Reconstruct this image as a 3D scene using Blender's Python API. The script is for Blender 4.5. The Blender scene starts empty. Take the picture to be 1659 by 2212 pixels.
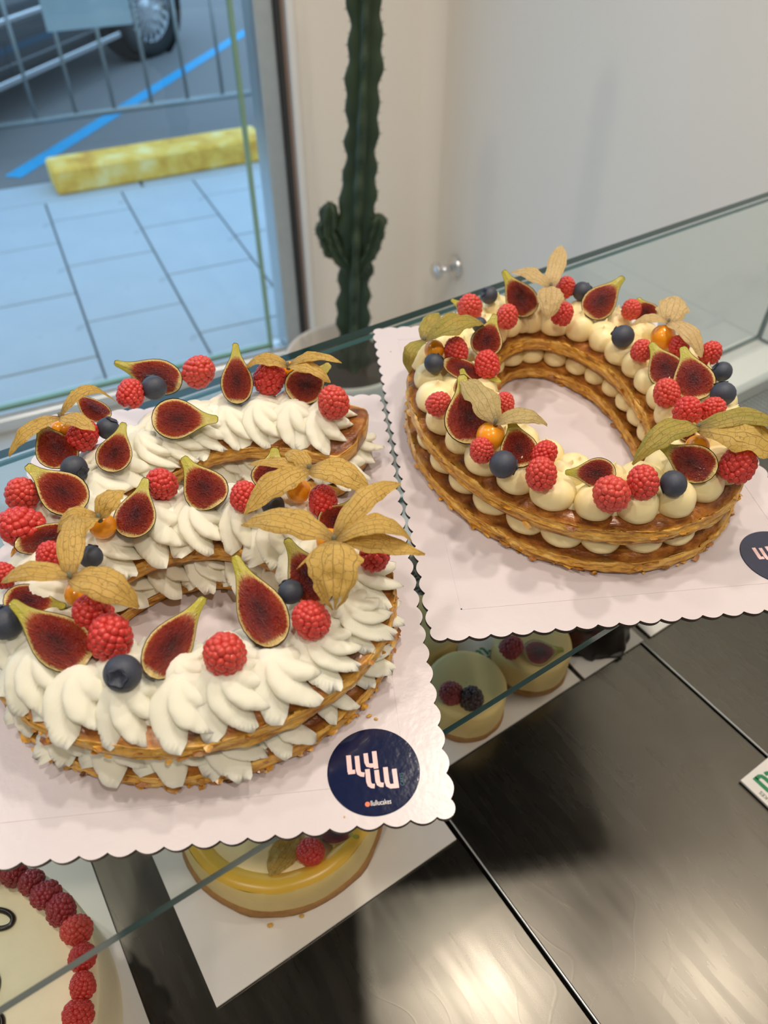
import bpy, math, random
import numpy as np
from mathutils import Vector, Matrix, noise as mnoise
R = math.radians
rng = random.Random(7)
sc = bpy.context.scene
COL = sc.collection

# ---------------------------------------------------------------- camera
FPX, PITCH, ZC = 1600.0, R(44.0), 1.45
cam_d = bpy.data.cameras.new('camera'); cam = bpy.data.objects.new('camera', cam_d); COL.objects.link(cam)
cam.location = (0, 0, ZC); cam.rotation_euler = (R(90) - PITCH, 0, 0)
cam_d.sensor_fit = 'HORIZONTAL'; cam_d.sensor_width = 36.0; cam_d.lens = 36.0 * FPX / 1659.0
cam_d.clip_start = 0.02; cam_d.clip_end = 100
cam_d.dof.use_dof = True; cam_d.dof.focus_distance = 0.50; cam_d.dof.aperture_fstop = 9.0
sc.camera = cam
# ---------------------------------------------------------------- sky / exposure
sc.view_settings.view_transform = 'Standard'; sc.view_settings.look = 'None'
sc.view_settings.exposure = -0.20; sc.view_settings.gamma = 1.0; sc.view_settings.use_curve_mapping = False
sc.cycles.use_denoising = True
sc.cycles.max_bounces = 10; sc.cycles.transparent_max_bounces = 16; sc.cycles.diffuse_bounces = 6
sc.cycles.sample_clamp_indirect = 6.0; sc.cycles.caustics_reflective = False; sc.cycles.caustics_refractive = False
world = bpy.data.worlds.new('sky'); sc.world = world; world.use_nodes = True
bg = world.node_tree.nodes['Background']; bg.inputs[0].default_value = (0.43, 0.68, 1.0, 1); bg.inputs[1].default_value = 2.25

# lamps of the ceiling: (x, y, power)
LAMPS = [(0.26, 1.02, 35, 'over the aisle before the cactus'), (1.02, 0.62, 29, 'over the far right end of the counter'), (-0.55, 0.45, 25, 'over the left end of the counter'), (0.30, 0.60, 25, 'added above the counter for the steel highlight'), (0.42, -0.35, 36, 'behind the counter, right side'), (-0.75, -0.75, 36, 'behind the counter, left side'), (-1.35, 0.85, 20, 'nearest the shop window')]  # the lamp above the counter is added to lengthen the tray highlight
CEIL = 2.75

# ---------------------------------------------------------------- layout helpers
ZG, ZD = 1.05, 0.76          # glass top of the case, steel deck inside it
BT = ZG + 0.003              # top of the cake boards
def ray(u, v):
    x = (u - 829.5) / FPX; y = -(v - 1106.0) / FPX
    return Vector((x, math.cos(PITCH) + y * math.sin(PITCH), -math.sin(PITCH) + y * math.cos(PITCH)))
CAM = Vector((0, 0, ZC)); FWD = Vector((0, math.cos(PITCH), -math.sin(PITCH)))
def un(u, v, z):
    d = ray(u, v); return CAM + d * ((z - ZC) / d.z)
def on_plane(u, v, p, n):
    d = ray(u, v); return CAM + d * ((p - CAM).dot(n) / d.dot(n))
def depth(p): return (p - CAM).dot(FWD)
def psize(px, p): return px * depth(p) / FPX
def frame2(deg):
    a = R(deg); return Vector((math.cos(a), math.sin(a), 0)), Vector((-math.sin(a), math.cos(a), 0))
EX, EY = frame2(6.2)                   # cake boards
CU, CV = frame2(33.5)                  # display case
SW, SL = frame2(25.0)                  # street, window and walls
UP = Vector((0, 0, 1))
OA = Vector((0.030, 0.288, 0)); OB = Vector((0.041, 0.172, 0)) - 0.30 * EX
def cpos(u, v, z): return CU * u + CV * v + UP * z
def spos(w, l, z): return SW * w + SL * l + UP * z
def bl(O, x, y, z): return O + EX * (x * .01) + EY * (y * .01) + UP * z   # board-local centimetres
def basis(o, x, y, z):
    return Matrix(((x.x, y.x, z.x, o.x), (x.y, y.y, z.y, o.y), (x.z, y.z, z.z, o.z), (0, 0, 0, 1)))
MC = basis(Vector((0, 0, 0)), CU, CV, UP); MS = basis(Vector((0, 0, 0)), SW, SL, UP)

# ---------------------------------------------------------------- object helpers
def tag(o, label=None, cat=None, group=None, kind=None):
    if label: o['label'] = label
    if cat: o['category'] = cat
    if group: o['group'] = group
    if kind: o['kind'] = kind
    return o
def link(name, me, parent=None):
    o = bpy.data.objects.new(name, me); COL.objects.link(o)
    if parent: o.parent = parent
    return o
def empty(name, loc, label=None, cat=None, group=None, kind=None, rot=None):
    o = bpy.data.objects.new(name, None); COL.objects.link(o); o.location = loc; o.empty_display_size = .02
    if rot is not None: o.rotation_euler = rot
    return tag(o, label, cat, group, kind)
class MB:
    def __init__(s): s.v = []; s.f = []; s.m = []; s.a = {}
    def add(s, vs, fs, mi=0, M=None, **attrs):
        b = len(s.v)
        vs = [Vector(p) for p in vs]
        if M is not None: vs = [M @ p for p in vs]
        for k in list(s.a) + [k for k in attrs if k not in s.a]:
            if k not in s.a: s.a[k] = [0.0] * b
            s.a[k] += list(attrs[k]) if k in attrs else [0.0] * len(vs)
        s.v += vs
        for f in fs: s.f.append(tuple(b + i for i in f)); s.m.append(mi)
        return s
    def box(s, x0, x1, y0, y1, z0, z1, mi=0, M=None, bev=0.0):
        if bev > 0:
            b = bev; vs = []; 
            for (sx, sy, sz) in [(i, j, k) for i in (0, 1) for j in (0, 1) for k in (0, 1)]:
                X = (x0, x1)[sx]; Y = (y0, y1)[sy]; Z = (z0, z1)[sz]
                ix = X + (b if sx == 0 else -b); iy = Y + (b if sy == 0 else -b); iz = Z + (b if sz == 0 else -b)
                vs += [(X, iy, iz), (ix, Y, iz), (ix, iy, Z)]
            def I(i, j, k, a): return (i * 4 + j * 2 + k) * 3 + a
            fs = []
            for i in (0, 1):
                q = [I(i, 0, 0, 0), I(i, 1, 0, 0), I(i, 1, 1, 0), I(i, 0, 1, 0)]; fs.append(q if i else q[::-1])
                q = [I(0, i, 0, 1), I(1, i, 0, 1), I(1, i, 1, 1), I(0, i, 1, 1)]; fs.append(q[::-1] if i else q)
                q = [I(0, 0, i, 2), I(1, 0, i, 2), I(1, 1, i, 2), I(0, 1, i, 2)]; fs.append(q if i else q[::-1])
            for i in (0, 1):
                for j in (0, 1):
                    fs.append([I(i, j, 0, 0), I(i, j, 1, 0), I(i, j, 1, 1), I(i, j, 0, 1)])
                    fs.append([I(i, 0, j, 0), I(i, 1, j, 0), I(i, 1, j, 2), I(i, 0, j, 2)])
                    fs.append([I(0, i, j, 1), I(1, i, j, 1), I(1, i, j, 2), I(0, i, j, 2)])
            for i in (0, 1):
                for j in (0, 1):
                    for k in (0, 1): fs.append([I(i, j, k, 0), I(i, j, k, 1), I(i, j, k, 2)])
            return s.add(vs, fs, mi, M)
        vs = [(x0, y0, z0), (x1, y0, z0), (x1, y1, z0), (x0, y1, z0), (x0, y0, z1), (x1, y0, z1), (x1, y1, z1), (x0, y1, z1)]
        fs = [(3, 2, 1, 0), (4, 5, 6, 7), (0, 1, 5, 4), (1, 2, 6, 5), (2, 3, 7, 6), (3, 0, 4, 7)]
        return s.add(vs, fs, mi, M)
    def lathe(s, prof, n=32, mi=0, M=None, fn=None, cap=True):
        vs = []; fs = []
        for (r, z) in prof:
            for i in range(n):
                a = 2 * math.pi * i / n; rr = r * (fn(a, z) if fn else 1)
                vs.append((rr * math.cos(a), rr * math.sin(a), z))
        for k in range(len(prof) - 1):
            for i in range(n):
                j = (i + 1) % n; fs.append((k * n + i, k * n + j, (k + 1) * n + j, (k + 1) * n + i))
        if cap:
            fs.append(tuple(reversed(range(n)))); fs.append(tuple(range((len(prof) - 1) * n, len(prof) * n)))
        return s.add(vs, fs, mi, M)
    def tube(s, pts, r, n=8, mi=0, M=None, cap=True):
        pts = [Vector(p) for p in pts]; rs = r if isinstance(r, (list, tuple)) else [r] * len(pts)
        vs = []; fs = []; ref = None
        for i, p in enumerate(pts):
            t = (pts[min(i + 1, len(pts) - 1)] - pts[max(i - 1, 0)]).normalized()
            if ref is None: ref = t.cross(UP if abs(t.z) < .9 else Vector((1, 0, 0))).normalized()
            ref = (ref - t * ref.dot(t)).normalized(); b = t.cross(ref)
            for k in range(n):
                a = 2 * math.pi * k / n; vs.append(p + (ref * math.cos(a) + b * math.sin(a)) * rs[i])
        for i in range(len(pts) - 1):
            for k in range(n):
                j = (k + 1) % n; fs.append((i * n + k, i * n + j, (i + 1) * n + j, (i + 1) * n + k))
        if cap: fs.append(tuple(reversed(range(n)))); fs.append(tuple(range((len(pts) - 1) * n, len(pts) * n)))
        return s.add(vs, fs, mi, M)
    def mesh(s, name, mats, smooth=True):
        me = bpy.data.meshes.new(name); me.from_pydata([tuple(p) for p in s.v], [], s.f)
        for m in (mats if isinstance(mats, (list, tuple)) else [mats]): me.materials.append(m)
        me.polygons.foreach_set('material_index', s.m)
        me.polygons.foreach_set('use_smooth', [smooth] * len(s.f))
        for k, vals in s.a.items():
            at = me.attributes.new(k, 'FLOAT', 'POINT'); at.data.foreach_set('value', vals)
        me.update(); return me
    def obj(s, name, mats, parent=None, smooth=True):
        return link(name, s.mesh(name, mats, smooth), parent)
def nz(x, y, z): return mnoise.noise(Vector((x, y, z)))
def recalc(me):
    import bmesh
    bm = bmesh.new(); bm.from_mesh(me); bmesh.ops.recalc_face_normals(bm, faces=bm.faces); bm.to_mesh(me); bm.free()

# ---------------------------------------------------------------- materials
class NT:
    def __init__(s, name):
        s.m = bpy.data.materials.new(name); s.m.use_nodes = True; s.t = s.m.node_tree; s.n = s.t.nodes
        s.p = s.n['Principled BSDF']; s.out = s.n['Material Output']
    def new(s, typ, **kw):
        nd = s.n.new(typ)
        for k, v in kw.items():
            if hasattr(nd, k): setattr(nd, k, v)
        return nd
    def L(s, a, b): s.t.links.new(a, b)
    def coord(s, kind='Object', scale=(1, 1, 1)):
        tc = s.new('ShaderNodeTexCoord'); mp = s.new('ShaderNodeMapping'); mp.inputs['Scale'].default_value = scale
        s.L(tc.outputs[kind], mp.inputs['Vector']); return mp.outputs[0]
    def noise(s, co, scale, detail=3, rough=.55):
        nd = s.new('ShaderNodeTexNoise'); nd.inputs['Scale'].default_value = scale; nd.inputs['Detail'].default_value = detail
        nd.inputs['Roughness'].default_value = rough; s.L(co, nd.inputs['Vector']); return nd.outputs[0]
    def voro(s, co, scale, feature='F1'):
        nd = s.new('ShaderNodeTexVoronoi'); nd.feature = feature; nd.inputs['Scale'].default_value = scale
        s.L(co, nd.inputs['Vector']); return nd.outputs['Distance']
    def ramp(s, fac, stops):
        nd = s.new('ShaderNodeValToRGB'); cr = nd.color_ramp
        while len(cr.elements) < len(stops): cr.elements.new(0.5)
        for e, (p, c) in zip(cr.elements, stops): e.position = p; e.color = (*c, 1) if len(c) == 3 else c
        s.L(fac, nd.inputs[0]); return nd.outputs[0]
    def mix(s, fac, a, b, blend='MIX'):
        nd = s.new('ShaderNodeMix'); nd.data_type = 'RGBA'; nd.blend_type = blend
        for sock, val in ((nd.inputs[0], fac), (nd.inputs[6], a), (nd.inputs[7], b)):
            if hasattr(val, 'node'): s.L(val, sock)
            elif isinstance(val, (int, float)): sock.default_value = val
            else: sock.default_value = (*val, 1)
        return nd.outputs[2]
    def math(s, op, a, b=None, c=None):
        nd = s.new('ShaderNodeMath'); nd.operation = op
        for i, val in enumerate((a, b, c)):
            if val is None: continue
            if hasattr(val, 'node'): s.L(val, nd.inputs[i])
            else: nd.inputs[i].default_value = val
        return nd.outputs[0]
    def attr(s, name):
        nd = s.new('ShaderNodeAttribute'); nd.attribute_name = name; return nd.outputs['Fac']
    def bump(s, h, strength=.3, dist=.001):
        nd = s.new('ShaderNodeBump'); nd.inputs['Strength'].default_value = strength; nd.inputs['Distance'].default_value = dist
        s.L(h, nd.inputs['Height']); s.L(nd.outputs[0], s.p.inputs['Normal']); return s
    def set(s, color=None, rough=None, metal=None, **kw):
        if color is not None:
            if hasattr(color, 'node'): s.L(color, s.p.inputs['Base Color'])
            else: s.p.inputs['Base Color'].default_value = (*color, 1)
        if rough is not None:
            if hasattr(rough, 'node'): s.L(rough, s.p.inputs['Roughness'])
            else: s.p.inputs['Roughness'].default_value = rough
        if metal is not None: s.p.inputs['Metallic'].default_value = metal
        for k, v in kw.items(): s.p.inputs[k.replace('_', ' ')].default_value = v
        return s
def simple(name, color, rough=.5, metal=0.0, var=.06, nscale=12, bump=0.0, bscale=200, **kw):
    t = NT(name); co = t.coord()
    c = t.mix(t.noise(co, nscale), tuple(max(0, x * (1 - var)) for x in color), tuple(min(1, x * (1 + var)) for x in color))
    t.set(c, rough, metal, **kw)
    if bump: t.bump(t.noise(co, bscale, 4), bump, .001)
    return t.m
def glassy(name, tint, refl=1.0, ior=1.5):
    t = NT(name); t.n.remove(t.p)
    tr = t.new('ShaderNodeBsdfTransparent'); tr.inputs[0].default_value = (*tint, 1)
    gl = t.new('ShaderNodeBsdfGlossy'); gl.inputs['Roughness'].default_value = 0.0; gl.inputs[0].default_value = (refl, refl, refl, 1)
    fr = t.new('ShaderNodeFresnel'); fr.inputs[0].default_value = ior
    geo = t.new('ShaderNodeNewGeometry')
    mx = t.new('ShaderNodeMixShader'); t.L(fr.outputs[0], mx.inputs[0]); t.L(tr.outputs[0], mx.inputs[1]); t.L(gl.outputs[0], mx.inputs[2])
    # back faces only let light through (one reflection per pane side)
    mx2 = t.new('ShaderNodeMixShader'); t.L(geo.outputs['Backfacing'], mx2.inputs[0]); t.L(mx.outputs[0], mx2.inputs[1]); t.L(tr.outputs[0], mx2.inputs[2])
    t.L(mx2.outputs[0], t.out.inputs[0]); return t.m

M = {}
M['wall'] = simple('wall_paint', (.82, .765, .69), .75, var=.012, nscale=3)
M['ceil'] = simple('ceiling_paint', (.16, .15, .14), .8, var=.02)
M['floor'] = simple('floor_tile', (.50, .50, .47), .4, var=.08, nscale=6)
M['alu'] = simple('brushed_aluminium', (.55, .60, .62), .35, .7, var=.1, nscale=30)
M['alu_lt'] = simple('pale_aluminium', (.72, .75, .76), .3, .5, var=.05, nscale=30)
M['gasket'] = simple('black_gasket', (.03, .03, .03), .5)
M['white'] = simple('white_lacquer', (.80, .80, .79), .4, var=.02)
M['greenedge'] = simple('green_glass_edge', (.25, .40, .28), .25, var=.1)
M['pane'] = glassy('window_glass', (.96, .98, .97))
M['caseglass'] = glassy('case_glass', (.965, .985, .976), 1.0)
M['chrome'] = simple('polished_chrome', (.75, .75, .75), .08, 1.0, var=.02)
M['galv'] = simple('galvanised_steel', (.30, .34, .34), .45, .6, var=.15, nscale=25)
M['galv_plate'] = simple('grey_plate', (.30, .38, .40), .6, .1, var=.12, nscale=6)
M['navy'] = NT('navy_sticker').set((.006, .011, .05), .12, Coat_Weight=.5)
tn = M['navy']; tn.bump(tn.noise(tn.coord('Object', (1, 1, 1)), 170, 2), .12, .001); M['navy'] = tn.m
M['pinkink'] = simple('pink_ink', (.80, .55, .55), .3, var=.02)
M['whiteink'] = simple('white_ink', (.85, .82, .80), .4, var=.01)
M['orangeink'] = simple('orange_ink', (.80, .16, .05), .4, var=.01)
M['tealink'] = simple('teal_ink', (.01, .10, .12), .4, var=.01)
M['greenink'] = simple('green_ink', (.01, .22, .08), .5, var=.02)
M['darkink'] = simple('dark_ink', (.03, .06, .04), .5, var=.02)

def m_board():
    t = NT('pale_pink_board'); co = t.coord()
    c = t.mix(t.noise(co, 30, 3), (.62, .57, .60), (.67, .615, .645)); t.set(c, .27, Specular_IOR_Level=.5)
    h = t.mix(.35, t.noise(co, 190, 2), t.noise(co, 22, 2)); t.bump(h, .16, .0012); return t.m
M['board'] = m_board()
M['board_edge'] = simple('brown_board_edge', (.035, .022, .018), .5, var=.2, nscale=80)
M['card'] = simple('white_card', (.80, .76, .71), .32, var=.02, nscale=20, bump=.05, bscale=60)

def m_steel():
    t = NT('scratched_steel'); co = t.coord('Object', (1, 1, 1)); cs = t.coord('Object', (60, 4, 1))
    br = t.noise(t.coord('Object', (14, 1.5, 1)), 6.0, 3)
    sm = t.noise(co, 7, 3)
    c = t.mix(sm, (.115, .108, .094), (.165, .155, .135)); t.set(c, None, 1.0)
    r = t.ramp(t.mix(.5, br, sm), [(.25, (.20, .20, .20)), (.75, (.33, .33, .33))]); t.L(r, t.p.inputs['Roughness'])
    w = t.new('ShaderNodeTexWave'); w.inputs['Scale'].default_value = 9; w.inputs['Distortion'].default_value = 30; w.inputs['Detail'].default_value = 2; w.inputs['Detail Scale'].default_value = .6
    t.L(co, w.inputs['Vector'])
    scr = t.ramp(w.outputs[1], [(.985, (0, 0, 0)), (1, (1, 1, 1))])
    t.bump(t.mix(.5, br, scr), .03, .0005); return t.m
M['steel'] = m_steel()

def m_pastry():
    t = NT('caramelised_pastry'); co = t.coord(); cl = t.coord('Object', (1, 1, 4))
    lay = t.noise(cl, 75, 5, .65); blot = t.noise(co, 45, 4, .6); fine = t.noise(co, 260, 3)
    side = t.ramp(lay, [(.28, (.19, .065, .010)), (.40, (.52, .23, .026)), (.52, (.72, .38, .05)), (.70, (.82, .54, .15))])
    top = t.ramp(blot, [(.32, (.07, .018, .004)), (.48, (.22, .062, .010)), (.62, (.42, .16, .025)), (.78, (.55, .27, .06))])
    k = t.math('ADD', t.attr('crust'), t.math('MULTIPLY', t.math('SUBTRACT', blot, .5), .7))
    kk = t.ramp(k, [(.35, (0, 0, 0)), (.7, (1, 1, 1))])
    t.set(t.mix(kk, side, top), .34, Coat_Weight=.35, Coat_Roughness=.2)
    t.bump(t.mix(.4, lay, fine), .8, .0028); return t.m
M['pastry'] = m_pastry()
def m_cream(name, a, b, rough, bs, bscale):
    t = NT(name); co = t.coord(); n = t.noise(co, 60, 3)
    t.set(t.mix(n, a, b), rough, Subsurface_Weight=.35, Subsurface_Scale=.006)
    t.p.inputs['Subsurface Radius'].default_value = (1.0, .75, .4)
    t.bump(t.noise(co, bscale, 4), bs, .0008); return t.m
M['whip'] = m_cream('whipped_cream', (.96, .925, .75), (.975, .95, .81), .5, .45, 300)
M['custard'] = m_cream('vanilla_custard_cream', (.89, .76, .41), (.91, .79, .46), .30, .10, 200)

def m_raspberry():
    t = NT('raspberry_skin'); co = t.coord(); n = t.noise(co, 120, 2); oi = t.new('ShaderNodeObjectInfo')
    c = t.mix(n, (.50, .016, .016), (.66, .05, .04)); c = t.mix(t.math('MULTIPLY', oi.outputs['Random'], .4), c, (.66, .11, .07))
    t.set(c, .32, Subsurface_Weight=.25, Subsurface_Scale=.004, Coat_Weight=.15)
    t.p.inputs['Subsurface Radius'].default_value = (1.0, .15, .1); return t.m
M['rasp'] = m_raspberry()
M['rasp_dulled'] = simple('glass_dulled_raspberry', (.30, .018, .026), .35, var=.3, nscale=120, Coat_Weight=.2)  # berry red with the dulling of the case glass put into the colour
M['hair'] = simple('berry_hair', (.30, .10, .05), .6)
def m_blue():
    t = NT('blueberry_skin'); co = t.coord('Object'); n = t.noise(co, 90, 4)
    t.set(t.ramp(n, [(.34, (.008, .011, .020)), (.50, (.028, .036, .060)), (.68, (.13, .15, .20))]), .5)
    t.bump(n, .12, .0006); return t.m
M['blue'] = m_blue()
M['black'] = simple('blackberry_skin', (.035, .010, .018), .3, var=.3, nscale=200, Coat_Weight=.3)
M['choc'] = simple('dark_chocolate', (.018, .013, .011), .28, var=.2, nscale=60, bump=.2, bscale=120)
def m_physalis():
    t = NT('physalis_skin'); co = t.coord(); n = t.noise(co, 60, 2)
    t.set(t.mix(n, (.88, .30, .012), (.92, .42, .02)), .25, Subsurface_Weight=.2, Subsurface_Scale=.004, Coat_Weight=.3); return t.m
M['physalis'] = m_physalis()
def m_husk(name, lo, hi, vein):
    t = NT(name); co = t.coord(); n = t.noise(co, 55, 3)
    c = t.mix(n, lo, hi)
    g = t.attr('green'); c = t.mix(t.math('MULTIPLY', g, .95), c, (.22, .26, .035))
    cell = t.new('ShaderNodeTexVoronoi'); cell.feature = 'DISTANCE_TO_EDGE'; cell.inputs['Scale'].default_value = 210
    dn = t.new('ShaderNodeVectorMath'); dn.operation = 'ADD'; nn = t.new('ShaderNodeTexNoise'); nn.inputs['Scale'].default_value = 120
    t.L(co, nn.inputs['Vector']); sc2 = t.new('ShaderNodeVectorMath'); sc2.operation = 'SCALE'; sc2.inputs['Scale'].default_value = .004
    t.L(nn.outputs['Color'], sc2.inputs[0]); t.L(co, dn.inputs[0]); t.L(sc2.outputs[0], dn.inputs[1]); t.L(dn.outputs[0], cell.inputs['Vector'])
    v1 = t.ramp(cell.outputs['Distance'], [(.0, (1, 1, 1)), (.035, (0, 0, 0))])
    ml = t.math('ABSOLUTE', t.math('SUBTRACT', t.math('FRACT', t.math('ADD', t.math('MULTIPLY', t.attr('across'), 2.5), .5)), .5))
    v2 = t.ramp(ml, [(.0, (1, 1, 1)), (.05, (0, 0, 0))])
    vv = t.math('MAXIMUM', t.math('MULTIPLY', v1, .6), t.math('MULTIPLY', v2, .9))
    base = t.ramp(t.attr('along'), [(0, (1, 1, 1)), (.16, (0, 0, 0))])
    c = t.mix(vv, c, vein); c = t.mix(t.math('MULTIPLY', base, .6), c, (.13, .075, .05))
    t.set(c, .55)
    t.bump(t.mix(.4, n, vv), .5, .0012)
    trl = t.new('ShaderNodeBsdfTranslucent'); t.L(c, trl.inputs[0]); mx = t.new('ShaderNodeMixShader'); mx.inputs[0].default_value = .32
    t.L(t.p.outputs[0], mx.inputs[1]); t.L(trl.outputs[0], mx.inputs[2]); t.L(mx.outputs[0], t.out.inputs[0]); return t.m
M['husk'] = m_husk('papery_husk', (.54, .34, .06), (.72, .50, .15), (.16, .08, .02))
M['husk_pale'] = m_husk('pale_papery_husk', (.58, .42, .17), (.72, .56, .30), (.30, .19, .07))
def m_figflesh():
    t = NT('fig_flesh'); co = t.coord(); q = t.attr('flesh'); core = t.attr('core'); st = t.attr('streak')
    cv = t.new('ShaderNodeCombineXYZ'); t.L(t.math('MULTIPLY', t.attr('ang'), 5.0), cv.inputs[0]); t.L(t.math('MULTIPLY', core, 1.2), cv.inputs[1])
    rad = t.noise(cv.outputs[0], 4.5, 2); fine = t.noise(t.coord('Object', (1, 2.2, 1)), 13, 3); blot = t.noise(co, 4, 3)
    q2 = t.math('ADD', q, t.math('ADD', t.math('MULTIPLY', t.math('SUBTRACT', rad, .5), 1.1), t.math('MULTIPLY', t.math('SUBTRACT', fine, .5), .3)))
    sv = t.new('ShaderNodeTexVoronoi'); sv.inputs['Scale'].default_value = 14; t.L(t.coord('Object', (1, 2.2, 1)), sv.inputs['Vector'])
    seed = t.ramp(sv.outputs['Distance'], [(.10, (1, 1, 1)), (.19, (0, 0, 0))])
    kk = t.math('ADD', core, t.math('ADD', t.math('MULTIPLY', t.math('SUBTRACT', rad, .5), .5), t.math('MULTIPLY', t.math('SUBTRACT', blot, .5), .7)))
    red = t.ramp(kk, [(.0, (.36, .050, .010)), (.3, (.24, .016, .006)), (.65, (.13, .007, .005)), (.9, (.07, .005, .005))])
    red = t.mix(t.math('MULTIPLY', seed, .5), red, (.46, .15, .05))
    rind = t.mix(st, (.60, .45, .18), (.44, .40, .05))
    c = t.mix(t.ramp(q2, [(.22, (0, 0, 0)), (.62, (1, 1, 1))]), rind, red)
    t.set(c, .42, Coat_Weight=.9, Coat_Roughness=.03, Specular_IOR_Level=.15)
    hb = t.math('ADD', t.math('MULTIPLY', fine, 1.0), t.math('MULTIPLY', seed, .5))
    nd = t.new('ShaderNodeBump'); nd.inputs['Strength'].default_value = 1.0; nd.inputs['Distance'].default_value = .0030
    t.L(t.math('MULTIPLY', hb, t.math('ADD', q, .2)), nd.inputs['Height']); t.L(nd.outputs[0], t.p.inputs['Normal']); t.L(nd.outputs[0], t.p.inputs['Coat Normal'])
    return t.m
M['figflesh'] = m_figflesh()
def m_figskin():
    t = NT('fig_skin'); co = t.coord('Object', (1, .25, 1)); n = t.noise(co, 9, 3)
    k = t.math('ADD', t.attr('along'), t.math('MULTIPLY', t.math('SUBTRACT', n, .5), .5))
    t.set(t.ramp(k, [(.05, (.03, .014, .02)), (.3, (.07, .045, .025)), (.55, (.17, .17, .03)), (.9, (.34, .34, .05))]), .3, Coat_Weight=.3); return t.m
M['figskin'] = m_figskin()
M['biscuit'] = simple('biscuit_crumb', (.38, .20, .07), .8, var=.35, nscale=160, bump=.8, bscale=300)
M['cheese'] = simple('baked_cheese_filling', (.82, .64, .27), .5, var=.08, nscale=50, bump=.15, bscale=200, Subsurface_Weight=.15, Subsurface_Scale=.005)
M['curd'] = simple('lemon_curd', (.78, .48, .06), .3, var=.12, nscale=25)
M['cheesetop'] = simple('pale_cheese_top', (.88, .72, .38), .35, var=.05, nscale=20)
M['icing'] = simple('ivory_icing', (.90, .79, .54), .5, var=.05, nscale=70, bump=.4, bscale=160, Subsurface_Weight=.1, Subsurface_Scale=.004)
M['crumb'] = simple('pastry_crumb', (.62, .36, .07), .6, var=.2)
def m_paving():
    t = NT('stone_slab'); co = t.coord('Object'); oi = t.new('ShaderNodeObjectInfo')
    c = t.mix(t.noise(co, 5, 4), (.42, .48, .52), (.52, .58, .62)); c = t.mix(t.math('MULTIPLY', oi.outputs['Random'], .25), c, (.38, .43, .47))
    sp = t.ramp(t.noise(co, 9, 1), [(.68, (0, 0, 0)), (.74, (1, 1, 1))]); c = t.mix(t.math('MULTIPLY', sp, .3), c, (.2, .21, .22))
    t.set(c, .7); t.bump(t.noise(co, 90, 3), .2, .002); return t.m
M['slab'] = m_paving()
M['joint'] = simple('slab_joint', (.12, .12, .11), .9)
M['asphalt'] = simple('asphalt', (.20, .195, .19), .85, var=.25, nscale=60, bump=.4, bscale=120)
M['roadblue'] = simple('blue_road_paint', (.02, .38, .70), .7, var=.2, nscale=20)
def m_yellow():
    t = NT('worn_yellow_paint'); co = t.coord()
    t.set(t.ramp(t.noise(co, 7, 5, .65), [(.35, (.72, .34, .03)), (.5, (.95, .58, .08)), (.66, (1.0, .78, .30))]), .7); return t.m
M['yellow'] = m_yellow()
M['carpaint'] = simple('dark_car_paint', (.045, .048, .052), .18, .4, var=.05, Coat_Weight=.8)
M['rubber'] = simple('tyre_rubber', (.012, .012, .012), .8)
M['carglass'] = simple('dark_car_glass', (.02, .025, .03), .05)
M['alloy'] = simple('alloy_rim', (.70, .70, .70), .2, .9, var=.02)
M['cactus'] = simple('cactus_skin', (.022, .042, .018), .55, var=.45, nscale=14, bump=.3, bscale=70)
M['cactus_rib'] = simple('cactus_rib_edge', (.16, .15, .09), .7, var=.3, nscale=40)
M['pot'] = simple('white_clay_pot', (.62, .59, .54), .6, var=.03)
M['soil'] = simple('dark_soil', (.04, .028, .02), .95, var=.4, nscale=60, bump=1.0, bscale=60)
M['grille'] = simple('black_grille', (.02, .02, .02), .5)
def m_lamp():
    t = NT('lamp_glow'); t.n.remove(t.p); e = t.new('ShaderNodeEmission'); e.inputs[0].default_value = (1, .88, .74, 1); e.inputs[1].default_value = 25
    t.L(e.outputs[0], t.out.inputs[0]); return t.m
M['lamp'] = m_lamp()

# ================================================================ SETTING
W0, W1, L0, L1 = -2.6, 1.194, -2.2, 2.22     # room in street coordinates
def struct(o): return tag(o, kind='structure')
struct(MB().box(W0 - .15, W1 + .15, L0 - .15, L1 + .1, -.1, 0, M=MS).obj('floor', M['floor'], smooth=False))
struct(MB().box(W0 - .15, W1 + .15, L0 - .15, L1 + .25, CEIL, CEIL + .15, M=MS).obj('ceiling', M['ceil'], smooth=False))
struct(MB().box(W1, W1 + .15, L0 - .15, L1 + .25, 0, CEIL, M=MS).obj('wall_right', M['wall'], smooth=False))
struct(MB().box(W0 - .15, W0, L0 - .15, L1 + .25, 0, CEIL, M=MS).obj('wall_left', M['wall'], smooth=False))
struct(MB().box(W0, W1, L0 - .15, L0, 0, CEIL, M=MS).obj('wall_rear', M['wall'], smooth=False))
struct(MB().box(.745, W1, L1 - .03, L1 + .2, 0, CEIL, M=MS).obj('wall_front', M['wall'], smooth=False))
struct(MB().box(W0, .745, L1 - .03, L1 + .2, 2.55, CEIL, M=MS).obj('wall_above_window', M['wall'], smooth=False))
# soft coved corner between the two walls
mb = MB(); vs = []; r = .07; n = 8
for i in range(n + 1):
    a = R(90) * i / n
    for z in (0.0, CEIL): vs.append((W1 - r + r * math.sin(a) + .002, L1 - .03 - r + r * math.cos(a) + .002, z))
mb.add(vs, [(2 * i, 2 * i + 2, 2 * i + 3, 2 * i + 1) for i in range(n)], M=MS)
struct(mb.obj('trim_1', M['wall']))

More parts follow.
